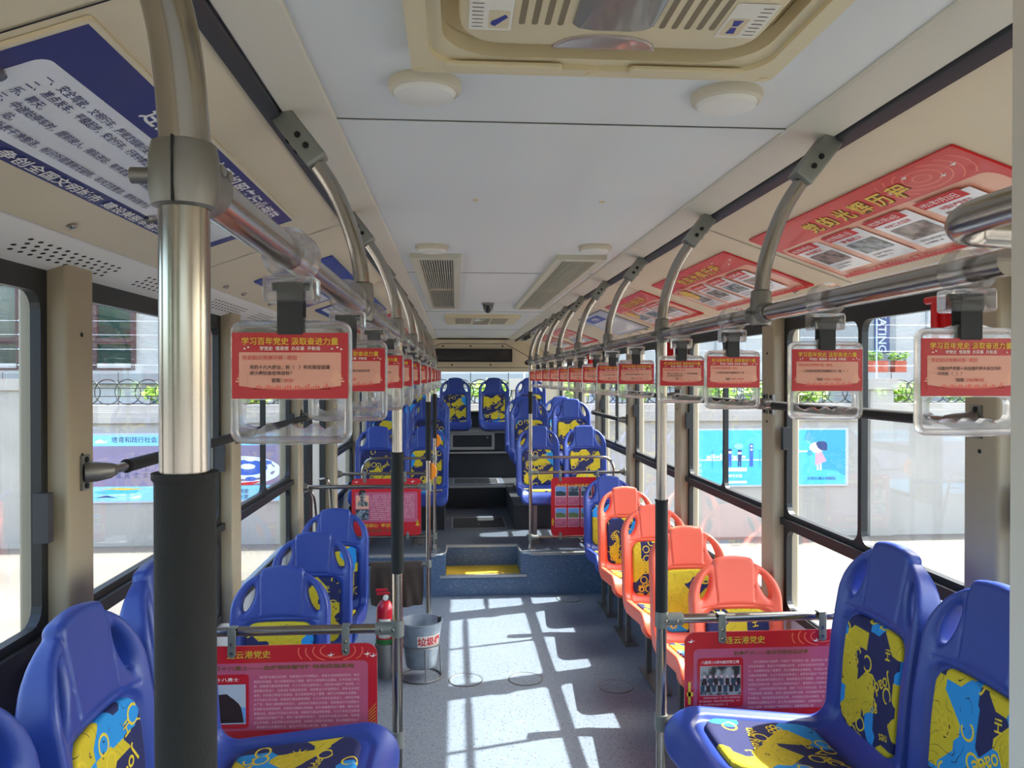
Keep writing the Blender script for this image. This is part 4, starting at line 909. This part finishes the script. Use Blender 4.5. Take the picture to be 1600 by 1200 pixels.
b = MB(Fc); b.bprism(rrect(-.225, -.375, .205, .45, .06, 8), -.098, .05, .016, 'ac_white'); b.build('body', t)
for sx in (-1, 1):
    b = MB(Fc)
    for i in range(5): x = -.018 + sx * (.070 + i * .0175); b.prism(rrect(x - .0042, -.30, x + .0042, .2, .004, 3), .0492, .0504, 'grille_brown')
    b.build('louvre', t)
b = MB(Fc); b.bprism([(-.072, .35), (-.072, -.29), (-.062, -.302), (-.04, -.308), (.01, -.308), (.03, -.302), (.040, -.29), (.040, .35)][::-1][::-1], .049, .053, .002, 'smoke_glass'); b.build('dark_window', t)
b = MB(Fc); P_ = [(-.016 + .075 * math.cos(R(a)), -.368 + .045 * math.sin(R(a))) for a in range(0, 181, 12)]; b.bprism(P_, .045, .054, .004, 'red_lens'); b.build('lens', t)
for sx, x in ((-1, -.212), (1, .132)):
    b = MB(Fc); b.z = .0504
    b.flat(rrect(x, -.32, x + .058, -.22, .003), 'sticker_white'); xq = x + (.026 if sx < 0 else .004); b.flat(rrect(xq, -.314, xq + .028, -.262, .003), 'ac_beige')
    if sx > 0: b.flat([(xq + .007, -.267), (xq + .021, -.267), (xq + .018, -.284), (xq + .010, -.284)][::-1], 'sticker_blue'); b.flat([(xq + .010, -.288), (xq + .018, -.288), (xq + .020, -.306), (xq + .008, -.306)][::-1], 'sticker_blue')
    else: b.flat([(xq + .003, -.302), (xq + .009, -.307), (xq + .026, -.280), (xq + .022, -.272), (xq + .012, -.284), (xq + .004, -.292)], 'sticker_blue')
    xl = x + (.004 if sx < 0 else .038)
    for k in range(8): b.flat(rrect(xl, -.31 + k * .011, xl + .015, -.3085 + k * .011, 0, 1), 'ink_black', 0)
    b.build('sticker', t)
for x, y, lab in ((-.285, 1.415, 'round white ceiling lamp left of the air unit, near the seam'), (.275, 1.43, 'round white ceiling lamp right of the air unit, near the seam'), (-.325, 3.16, 'round ceiling lamp in front of the left grille'), (.33, 3.12, 'round ceiling lamp in front of the right grille')):
    t = thing('ceiling_lamp', (x, y, ZC), lab, 'ceiling lamp', 'round ceiling lamps')
    b = MB(); b.lathe([(.064, 0), (.066, -.008), (.064, -.016), (.058, -.020), (.056, -.019)], (0, 0, 0), (0, 0, 1), 'lamp_rim', 36); b.build('rim', t)
    b = MB(); b.lathe([(.057, -.018), (.052, -.026), (.03, -.030), (0, -.031)], (0, 0, 0), (0, 0, 1), 'lamp_white', 36); b.build('diffuser', t)
for sx, nm in ((-1, 'left'), (1, 'right')):
    t = thing('ceiling_grille', (sx * .315, 4.6, ZC), 'long cream air grille in the ceiling, %s of the middle' % nm, 'air grille', 'ceiling air grilles')
    b = MB(Fc); b.ring(rrect(-.11, -1.25, .11, 1.25, .006), rrect(-.078, -1.19, .078, 1.19, .006), 0, .02, 'grille_frame'); b.ring(rrect(-.078, -1.19, .078, 1.19, .004), rrect(-.072, -1.17, .072, 1.17, .004), 0, .012, 'grille_grey'); b.build('grille_frame', t)
    b = MB(Fc); b.box(-.072, .072, -1.17, 1.17, -.003, -.001, 'grille_dark')
    b.add([Fc(x, y, .001) for x, y in rrect(-.073, -1.18, .073, 1.18)], [tuple(range(24))], 'grille_dark'); b.build('backing', t)
    b = MB(Fc)
    for i in range(13): x = -.066 + i * .011; b.box(x - .0022, x + .0022, -1.17, 1.17, -.012, -.002, 'grille_grey')
    b.box(-.072, .072, .04, .055, -.013, -.002, 'ac_white'); b.build('slats', t)
t = thing('dome_camera', (0, 5.55, ZC), 'small dark dome camera under the middle of the ceiling', 'camera')
b = MB(); b.lathe([(.045, 0), (.045, -.012), (.038, -.016)], (0, 0, 0), (0, 0, 1), 'clamp_grey'); b.build('base', t)
b = MB(); b.lathe([(.038, -.014), (.034, -.045), (.018, -.068), (0, -.072)], (0, 0, 0), (0, 0, 1), 'lcd_black'); b.build('dome', t)
t = thing('rear_air_unit', (0, 7.0, ZC), 'flat beige air unit with two grilles at the rear of the ceiling', 'air unit')
b = MB(Fc); b.bprism(rrect(-.32, -.45, .32, .45, .02), 0, .025, .008, 'ac_beige'); b.build('body', t)
for sx in (-1, 1):
    b = MB(Fc); b.z = .0252; x = sx * .16
    for i in range(7):
        for j in range(10): b.flat(rrect(x - .07 + i * .02, -.36 + j * .07, x - .056 + i * .02, -.31 + j * .07, 0, 1), 'grille_dark', 0)
    b.build('louvre', t)
b = MB(Fc); b.bprism(rrect(-.07, -.38, .07, .3, .01), .024, .03, .003, 'smoke_glass'); b.build('dark_window', t)
for x in (-.19, .19):
    b = MB(); b.lathe([(.008, 0), (.008, -.004), (0, -.006)], (x + .27 - .25, 2.33, ZC), (0, 0, 1), 'ac_beige', 12); tag(b.build('ceiling_rivet'), 'tiny rivet in the plain ceiling sheet, %s one' % ('left' if x < 0 else 'right'), 'rivet', 'ceiling rivets')
for y, lab in ((2.16, 'red emergency hammer by the right header beside the pale post'), (5.08, 'red emergency hammer on the right header over the orange seats'), (8.06, 'red emergency hammer on the right header at the rear seats')):
    t = thing('emergency_hammer', (1.17, y, 2.0), lab, 'hammer', 'emergency hammers')
    b = MB(); b.box(-.012, .03, -.035, .035, -.06, .05, 'hammer_red'); b.build('holder', t)
    b = MB(); b.cyl((-.02, 0, -.10), (-.02, 0, .045), .009, 'hammer_red'); b.cyl((-.02, -.04, .045), (-.02, .04, .045), .011, 'hammer_red'); b.build('hammer', t)

# ------------------------------------------------------------------ floor things
for x, y, lab in ((-.17, 4.69, 'round floor hatch in the sunlight nearest the bin'), (.19, 4.68, 'round floor hatch half in the pillar shadow, middle one'), (.71, 4.53, 'round floor hatch in the shade before the orange seats'), (.70, 6.36, 'round floor hatch in the shade at the foot of the step')):
    b = MB(); b.lathe([(.100, 0), (.100, .003), (.094, .003), (.092, .0015), (0, .0015)][::-1], (x, y, .0005), (0, 0, 1), 'floor_vinyl', 36); b.lathe([(.104, 0), (.104, .004), (.098, .004), (.098, 0)][::-1], (x, y, 0), (0, 0, 1), 'cast_metal', 36)
    tag(b.build('round_hatch'), lab, 'floor hatch', 'round floor hatches')
t = thing('litter_bin', (-.44, 4.77, 0), 'galvanised tub bin with red lettering in a wire stand by the post', 'bin')
b = MB(); b.lathe([(0, .07), (.088, .07), (.092, .078), (.126, .335), (.131, .338), (.131, .345), (.124, .345), (.088, .08), (0, .076)], (0, 0, 0), (0, 0, 1), 'galvanised', 40); b.build('tub', t)
b = MB()
for rr, z in ((.113, .20), (.125, .006)): b.tube([(rr * math.cos(2 * PI * i / 36), rr * math.sin(2 * PI * i / 36), z) for i in range(36)], .005, 'steel_dull', 8, closed=True)
for a_ in (-75, 15, 105, 195): c_, s_ = math.cos(R(a_)), math.sin(R(a_)); b.tube([(.116 * c_, .116 * s_, .20), (.119 * c_, .119 * s_, .1), (.124 * c_, .124 * s_, .008)], .0045, 'steel_dull', 8)
b.build('wire_stand', t)
b = MB()
for a_ in (-20, 160): c_, s_ = math.cos(R(a_ + 40)), math.sin(R(a_ + 40)); b.box(.118 * c_ - .012, .118 * c_ + .012, .118 * s_ - .006, .118 * s_ + .006, .31, .35, 'grille_dark')
b.build('handle_lug', t)
v, f = glyphs('垃圾桶', .03, 3); b = MB(); hh = .055; x0 = min(p[0] for p in v); x1 = max(p[0] for p in v)
def onbin(px, pz, dr=0.): z = .225 + pz; r = .092 + (z - .078) * .034 / .257 + .0016 + dr; an = R(-60) + px / .11; return (r * math.cos(an), r * math.sin(an), z)
n_ = 14; pl_ = [onbin(-.075 + .15 * i / n_, q) for q in (-.012, .055) for i in range(n_ + 1)]
b.add(pl_, [(i, i + 1, n_ + 2 + i, n_ + 1 + i) for i in range(n_)], 'sticker_white')
b.add([onbin((p[0] - (x0 + x1) / 2) * hh * .9, p[1] * hh, .0012) for p in v], f, 'ink_red'); b.build('sticker', t)
t = thing('fire_extinguisher', (-.66, 4.80, 0), 'red fire extinguisher standing in a steel holder left of the post', 'fire extinguisher')
b = MB(); b.lathe([(0, .02), (.055, .02), (.055, .40), (.048, .43), (.03, .455), (.018, .462), (.018, .475), (0, .475)], (0, 0, 0), (0, 0, 1), 'extinguisher_red', 32); b.build('cylinder', t)
b = MB(); b.lathe([(.0, 0), (.064, 0), (.064, .205), (.058, .205), (.058, .012)], (0, 0, 0), (0, 0, 1), 'steel_dull', 32); b.build('holder', t)
b = MB(); b.lathe([(.0563, .205), (.0566, .235), (.0555, .235)], (0, 0, 0), (0, 0, 1), 'green_band', 32); b.build('band', t)
b = MB(); b.box(-.012, .03, -.018, .018, .465, .50, 'steel'); b.box(-.05, .03, -.010, .010, .495, .508, 'extinguisher_red'); b.box(-.055, .012, -.009, .009, .518, .530, 'extinguisher_red'); b.lathe([(.016, 0), (.016, .012), (0, .013)], (.005, -.018, .482), (0, -1, 0), 'sticker_white', 14); b.build('valve', t)
b = MB(); n_ = 10
b.add([(.0556 * math.cos(R(-130 + 80 * i / n_)), .0556 * math.sin(R(-130 + 80 * i / n_)), z) for z in (.245, .36) for i in range(n_ + 1)], [(i, i + 1, n_ + 2 + i, n_ + 1 + i) for i in range(n_)], 'sticker_white'); b.build('label', t)
# brown cloth hung over the low bar
b = MB(); nu, nv = 26, 18; vs = []
for j in range(nv + 1):
    for i in range(nu + 1):
        u = i / nu; q = j / nv; x = -.785 + u * .335; z = .602 - q * .28; y = 5.185 - .016 * min(1, q * 8) + .010 * math.sin(u * 14 + q * 2) * q + .006 * math.sin(u * 31 - q * 5) * q
        vs.append((x + .012 * math.sin(q * 3) * (u - .5), y, z - .015 * math.sin(u * PI) * q))
m_ = len(vs); vs2 = [(x, 10.408 - y, z) for x, y, z in vs]
fs = [(j * (nu + 1) + i, j * (nu + 1) + i + 1, (j + 1) * (nu + 1) + i + 1, (j + 1) * (nu + 1) + i) for j in range(nv) for i in range(nu)]
b.add(vs + vs2, [f[::-1] for f in fs] + [tuple(m_ + k for k in f) for f in fs] + [(i, i + 1, m_ + i + 1, m_ + i) for i in range(nu)], 'brown_cloth', True)
tag(b.build('draped_cloth'), 'dark brown cloth hung over the low bar behind the fire extinguisher', 'cloth')

# ------------------------------------------------------------------ outside
ZG = -.85; YW = 12.75
g = MB(); g.box(-60, 60, -40, 40, ZG - .1, ZG, 'concrete'); struct(g.build('ground'), 'bright concrete yard outside the windows')
w = MB(); w.box(-25, 25, YW, YW + .24, ZG, 1.10, 'plaster'); w.box(-25, 25, YW - .05, YW + .29, 1.10, 1.20, 'plaster'); w.box(-25, 25, YW - .03, YW + .27, 1.20, 1.27, 'plaster'); w.box(-25, 25, YW + .02, YW + .22, 1.27, 1.38, 'plaster')
PX = [-25, -20.6, -14.0, -7.1, .9, 6.95, 13.0, 19.0]
for x in PX: w.box(x - .2, x + .2, YW - .06, YW + .3, ZG, 1.62, 'plaster'); w.box(x - .26, x + .26, YW - .10, YW + .34, 1.62, 1.80, 'plaster')
struct(w.build('boundary_wall'), 'long off white yard wall with piers')
fi = 0
for i in range(2, len(PX) - 2):
    x0, x1 = PX[i] + .26, PX[i + 1] - .26; t = thing('ring_fence', ((x0 + x1) / 2, YW + .12, 1.38), 'black ring pattern railing on the wall top, %s span from the left' % ORD[fi], 'railing', 'ring railings on the yard wall'); fi += 1; hw_ = (x1 - x0) / 2
    b = MB()
    for z in (.02, .14, .27, .34): b.cyl((-hw_, 0, z), (hw_, 0, z), .007, 'fence_black', 6)
    k = int((x1 - x0) / .62); 
    for j in range(k + 1): x = -hw_ + j * (x1 - x0) / k; b.cyl((x, 0, 0), (x, 0, .52), .007, 'fence_black', 6)
    b.build('bars', t); b = MB(); k = int((x1 - x0) / .30)
    for j in range(k): x = -hw_ + .15 + j * (x1 - x0 - .3) / max(k - 1, 1); b.tube([(x + .2 * math.cos(2 * PI * q / 20), -.015, .21 + .2 * math.sin(2 * PI * q / 20)) for q in range(20)], .009, 'fence_black', 6, closed=True)
    b.build('rings', t)
t = thing('wire_fence', (0, YW + .12, 1.8), 'thin alarm wires strung above the yard wall', 'wire fence'); b = MB()
for z in (.22, .47, .70, .92): b.cyl((-22, 0, z), (22, 0, z), .0028, 'poster_grey', 5)
b.build('wires', t); b = MB()
for x in PX[1:]:
    b.cyl((x, 0, 0), (x, 0, 1.05), .014, 'poster_grey', 6)
    for z in (.22, .47, .70, .92): b.lathe([(0, -.03), (.03, 0), (0, .03)], (x, 0, z), (0, 0, 1), 'mural_pale', 8)
b.build('poles', t)
def mural(x0, w, z0, h, art, lab):
    ob_F = Frame((0, 0, 0), (1, 0, 0), (0, 0, 1)); a = MB(ob_F); a.prism(rrect(0, 0, w, h, 0, 1), .0, .025, 'poster_grey'); a.z = .026; art(a, w, h); o = a.build('mural_board'); o.location = (x0, YW, z0); tag(o, lab, 'mural', 'mural boards on the yard wall')
def fig(a, x, y, s, body, hair):
    a.flat(ell(x, y + s * .85, s * .13, s * .13, 14), 'mural_skin'); a.flat([(x - s * .14, y + s * .86), (x + s * .14, y + s * .86), (x + s * .1, y + s * .99), (x - s * .1, y + s * .99)], hair); a.flat([(x - s * .1, y + s * .3), (x + s * .1, y + s * .3), (x + s * .12, y + s * .72), (x - s * .12, y + s * .72)], body)
    for d in (-.06, .06): a.flat(rrect(x + d * s - s * .04, y, x + d * s + s * .04, y + s * .32, 0, 1), body if hair == 'mural_navy' else 'mural_white')
def m_right(a, w, h):
    a.flat(rrect(.03, .03, w - .05, h - .03, 0, 1), 'mural_cyan'); a.flat([(w - .72, h - .03), (w - .78, h * .8), (w - .66, h * .78), (w - .62, h * .62), (w - .5, h * .5), (w - .52, h * .32), (w - .42, h * .28), (w - .22, h * .27), (w - .12, h * .2), (w - .05, h * .18), (w - .05, h - .03)][::-1], 'mural_teal')
    x = w - .55; a.flat([(x - .03, .35), (x + .17, .42), (x + .08, .58), (x - .02, .58)], 'mural_pink'); a.flat(rrect(x, .27, x + .03, .36, 0, 1), 'mural_skin'); a.flat(rrect(x + .05, .27, x + .08, .38, 0, 1), 'mural_skin')
    a.flat(ell(x, .65, .13, .09, 18), 'mural_skin'); a.flat([(x - .02, .72), (x + .02, .75), (x + .12, .76), (x + .18, .72), (x + .18, .6), (x + .08, .6), (x + .02, .64)][::-1], 'mural_navy'); a.flat(rrect(.05 + w * .52, .575, x - .1, .60, 0, 1), 'mural_white'); a.flat(ell(x - .12, .56, .05, .05, 12), 'mural_teal')
    a.text('文明交通从我做起', w - .72, .11, .055, 'mural_navy', bold=.01, wid=.5)
    for i in range(9): a.flat(rrect(.34 + i * .075, .46 + .01 * (i % 3), .40 + i * .075, .52 + .03 * (i % 2), 0, 1), 'mural_white', 0); 
    a.flat(rrect(.25, .44, w * .5, .46, 0, 1), 'mural_white')
    fig(a, .73, .34, .3, 'mural_blue', 'mural_navy'); fig(a, .90, .34, .28, 'mural_navy', 'mural_navy'); a.flat(ell(.88, .68, .08, .05, 16), 'mural_pale'); a.flat(rrect(1.07, .34, 1.13, .72, 0, 1), 'mural_blue'); a.flat(ell(1.10, .68, .018, .018, 10), 'mural_white'); a.flat(ell(1.10, .62, .018, .018, 10), 'mural_white')
    for q in (.43, .60, 1.24, 1.35): a.flat(rrect(q, .34, q + .012, .62, 0, 1), 'mural_teal', 0)
    for i, c in enumerate('文明出行'): a.text(c, .07, h - .27 - i * .13, .11, 'mural_navy', bold=.01)
    for i, c in enumerate('平安回家'): a.text(c, .19, h - .55 - i * .09, .07, 'mural_white')
    a.flat(rrect(.62, .26, 1.02, .32, 0, 1), 'mural_white'); a.text('遵守交规', .82, .16, .06, 'mural_white', 'c', bold=.02); a.flat(rrect(.62, .06, 1.02, .10, 0, 1), 'mural_white')
    for i in range(4): a.text('关爱生命安全出行', w * .60 + i * .05, .5, .03, 'mural_white', rot=-PI / 2)
def m_left(a, w, h):
    a.flat(rrect(.03, .03, w - .03, h - .03, 0, 1), 'mural_pale'); a.flat(rrect(.05, .26, w - .05, h - .20, 0, 1), 'mural_mauve'); a.flat([(.12, h - .13), (.2, h - .09), (.28, h - .13), (.33, h - .10), (.30, h - .15), (.15, h - .16)][::-1], 'mural_white')
    a.text('培育和践行社会主义核心价值观', .38, h - .14, .10, 'mural_navy', bold=.01, wid=1.4)
    for i in range(5): a.text('富强民主文明'[i], .30 + i * .14, .40, .09, 'mural_navy'); a.flat(rrect(.34 + i * .14, .5, .35 + i * .14, .62, 0, 1), 'mural_navy', 0)
    a.flat([(.1, .18), (.4, .21), (.8, .20), (.75, .15), (.4, .13), (.2, .15)][::-1], 'mural_cyan'); a.flat([(.2, .22), (.5, .24), (.9, .22), (.6, .20)][::-1], 'gold'); a.flat([(.12, .08), (.3, .12), (.5, .07), (.3, .09)][::-1], 'mural_navy')
    for k, (r, m) in enumerate(((.60, 'mural_white'), (.50, 'mural_mauve'), (.44, 'mural_white'), (.33, 'mural_blue'), (.12, 'mural_white'))): a.flat(ell(2.40 + .02 * k, .50 + .015 * k, r, r * .38, 30), m)
    for k in range(9): a.flat(ell(2.45 + .42 * math.cos(k * .7), .52 + .16 * math.sin(k * .7), .09, .035, 12), 'mural_blue' if k % 2 else 'mural_white', .0002)
    a.flat([(1.9, .33), (2.2, .29), (2.7, .33), (2.55, .27), (2.1, .25)][::-1], 'ink_red'); a.text('社区是我家', 2.1, .14, .08, 'mural_navy'); a.text('文明靠大家', 2.1, .05, .08, 'mural_navy'); a.flat(rrect(w - .28, .03, w - .14, h - .2, 0, 1), 'leaf_bright'); 
    for i in range(7): a.text('民主', w - .12, .3 + i * .07, .05, 'mural_white')
mural(3.60, 2.78, -.005, .975, m_right, 'bright blue mural board with a girl in pink on the yard wall at the right')
mural(-6.02, 3.45, -.16, 1.10, m_left, 'pale blue mural board with a blue flower on the yard wall at the left')
# low green plants behind the railing: each clump a thing
def leaves(b, c, rad, n, m, size):
    for i in range(n):
        d = Vector((random.gauss(0, 1), random.gauss(0, 1), random.gauss(0, 1))).normalized() * (random.random() ** .4); p = Vector(c) + Vector((d.x * rad[0], d.y * rad[1], d.z * rad[2]))
        u = Vector((random.gauss(0, 1), random.gauss(0, 1), random.gauss(0, 1))).normalized(); v = u.orthogonal().normalized(); s = size * random.uniform(.6, 1.3)
        b.add([p - u * s, p + v * s * .4, p + u * s, p - v * s * .4], [(0, 1, 2, 3)], m if random.random() < .8 else 'leaf_dark')
PLN = [(-8.2, 'thin yellow green plant left of the leftmost pier'), (-5.0, 'low green plant behind the left railing'), (-3.6, 'green plant behind the railing above the left mural'), (-.9, 'green plant seen through the rear window on its left'), (.35, 'green plant seen through the middle of the rear window'), (1.7, 'green plant seen through the right of the rear window'), (2.9, 'green plant behind the railing at the right rear windows'), (4.3, 'bright green plant above the left part of the blue mural'), (5.1, 'bright green plant above the middle of the blue mural'), (5.9, 'bright green plant above the right part of the blue mural'), (7.7, 'bright green plant right of the right pier'), (8.8, 'rightmost green plant behind the railing')]
for x, lab in PLN:
    b = MB(); big = -1 < x < 3; leaves(b, (0, 0, .24 if not big else .3), (.38, .18, .2 if x > 3 or big else .16), 320, 'leaf_bright', .07)
    for k in range(5): b.cyl((-.3 + k * .15, 0, -.3), (-.3 + k * .15 + .05, 0, .2), .012, 'bark', 5)
    o = b.build('shrub'); o.location = (x, YW + .55, 1.30); tag(o, lab, 'shrub', 'shrubs along the yard wall')
b = MB(); b.box(-25, 25, YW + .26, YW + .95, ZG, 1.04, 'facade_dark'); struct(b.build('planting_bed'), 'raised bed behind the yard wall')
# building beyond the wall
YF = 16.0
t = thing('building', (0, YF, ZG), 'long pale grey building beyond the yard wall', 'building')
b = MB(); b.box(-26, 26, 0, 6, 0, 10.5, 'facade'); b.box(-26, 26, -.12, 0, 2.55, 2.75, 'facade_dark'); b.box(-26, 26, -.06, 0, 2.75, 2.95, 'facade'); b.box(-26, 26, -.05, 0, 5.75, 5.8, 'facade_dark')
for x in (-9.6, -6.1, -2.5, 1.8, 5.2, 9.8): b.box(x - .02, x + .02, -.012, 0, 2.9, 10, 'facade_dark')
for z in (6.6, 7.5, 8.4): b.box(-26, 26, -.012, 0, z, z + .03, 'facade_dark')
b.build('wall', t)
def win(x0, x1, z0, z1, split, low):
    b = MB(); Fw = Frame((0, -.02, -0), (1, 0, 0), (0, 0, 1)); q = [x0 + (x1 - x0) * s for s in split]
    for a, c in zip(q[:-1], q[1:]): b.ring(rrect(a, z0 + low, c, z1), rrect(a + .08, z0 + low + .08, c - .08, z1 - .08), -.02, .08, 'brown_frame', Fw); b.ring(rrect(a, z0, c, z0 + low), rrect(a + .07, z0 + .04, c - .07, z0 + low - .04), -.02, .06, 'brown_frame', Fw)
    f = b.build('window', t); g = MB(); g.box(x0 + .04, x1 - .04, -.03, -.022, z0 + .03, z1 - .03, 'dark_glass'); g.build('pane', f)
win(-9.55, -8.05, 2.82, 4.55, (0, .55, 1), .55); win(-7.55, -6.55, 2.82, 4.55, (0, .2, 1), .55); win(-11.8, -10.4, 2.82, 4.55, (0, .5, 1), .55)
b = MB(); b.box(-4.95, -4.2, -.03, 0, 3.0, 4.6, 'mural_blue'); b.build('blue_panel', t)
b = MB(); b.box(7.0, 9.1, -.04, 0, 2.95, 7, 'facade_dark'); b.box(7.0, 7.6, -.05, 0, 3.9, 7, 'tank_blue'); b.box(7.75, 8.15, -.05, 0, 3.9, 7, 'tank_blue'); b.box(8.62, 8.95, -.06, 0, 3.2, 7, 'mural_navy'); b.build('shopfront', t)
b = MB(Frame((0, -.07, 0), (1, 0, 0), (0, 0, 1))); b.text('CREATING', 8.70, 4.35, .24, 'poster_grey', rot=-PI / 2, bold=.02); b.build('lettering', t)
for x, lab in ((8.45, 'terracotta planter on the ledge under the vertical lettering'), (9.0, 'terracotta pot on the ledge right of the planter')):
    q = thing('planter', (x, YF - .30, 1.93), lab, 'planter', 'pots before the building'); b = MB(); b.box(-.28 if x < 8.6 else -.12, .28 if x < 8.6 else .12, -.1, .1, 0, .24, 'brick_pot'); b.build('pot', q); b = MB(); leaves(b, (0, 0, .34), (.25, .1, .12), 120, 'leaf_bright', .05); b.build('plant', q)
b = MB(); b.box(5, 12, YF - .55, YF, 1.72, 1.93, 'facade'); b.box(5, 12, YF - .5, YF, ZG, 1.72, 'facade_dark'); struct(b.build('ledge'), 'pale ledge before the building')
# trees behind the camera that the window panes mirror
for k, (x, y, s) in enumerate(((-13, -16, 1.0), (-4, -19, 1.2), (-21, -14, .9))):
    t = thing('yard_tree', (x, y, ZG), 'leafy tree across the yard, mirrored in the dark panes, %s one' % ('middle', 'right', 'left')[k], 'tree', 'trees across the yard')
    b = MB(); b.tube([(0, 0, 0), (.1, 0, 2), (0, .1, 4)], [.25, .2, .1], 'bark', 8); b.build('trunk', t)
    b = MB(); leaves(b, (0, 0, 5 * s), (3.2 * s, 3.2 * s, 3.0 * s), 1500, 'leaf_dark', .35); leaves(b, (0, 0, 5.5 * s), (3.0 * s, 3.0 * s, 2.6 * s), 900, 'leaf_bright', .3); b.build('crown', t)
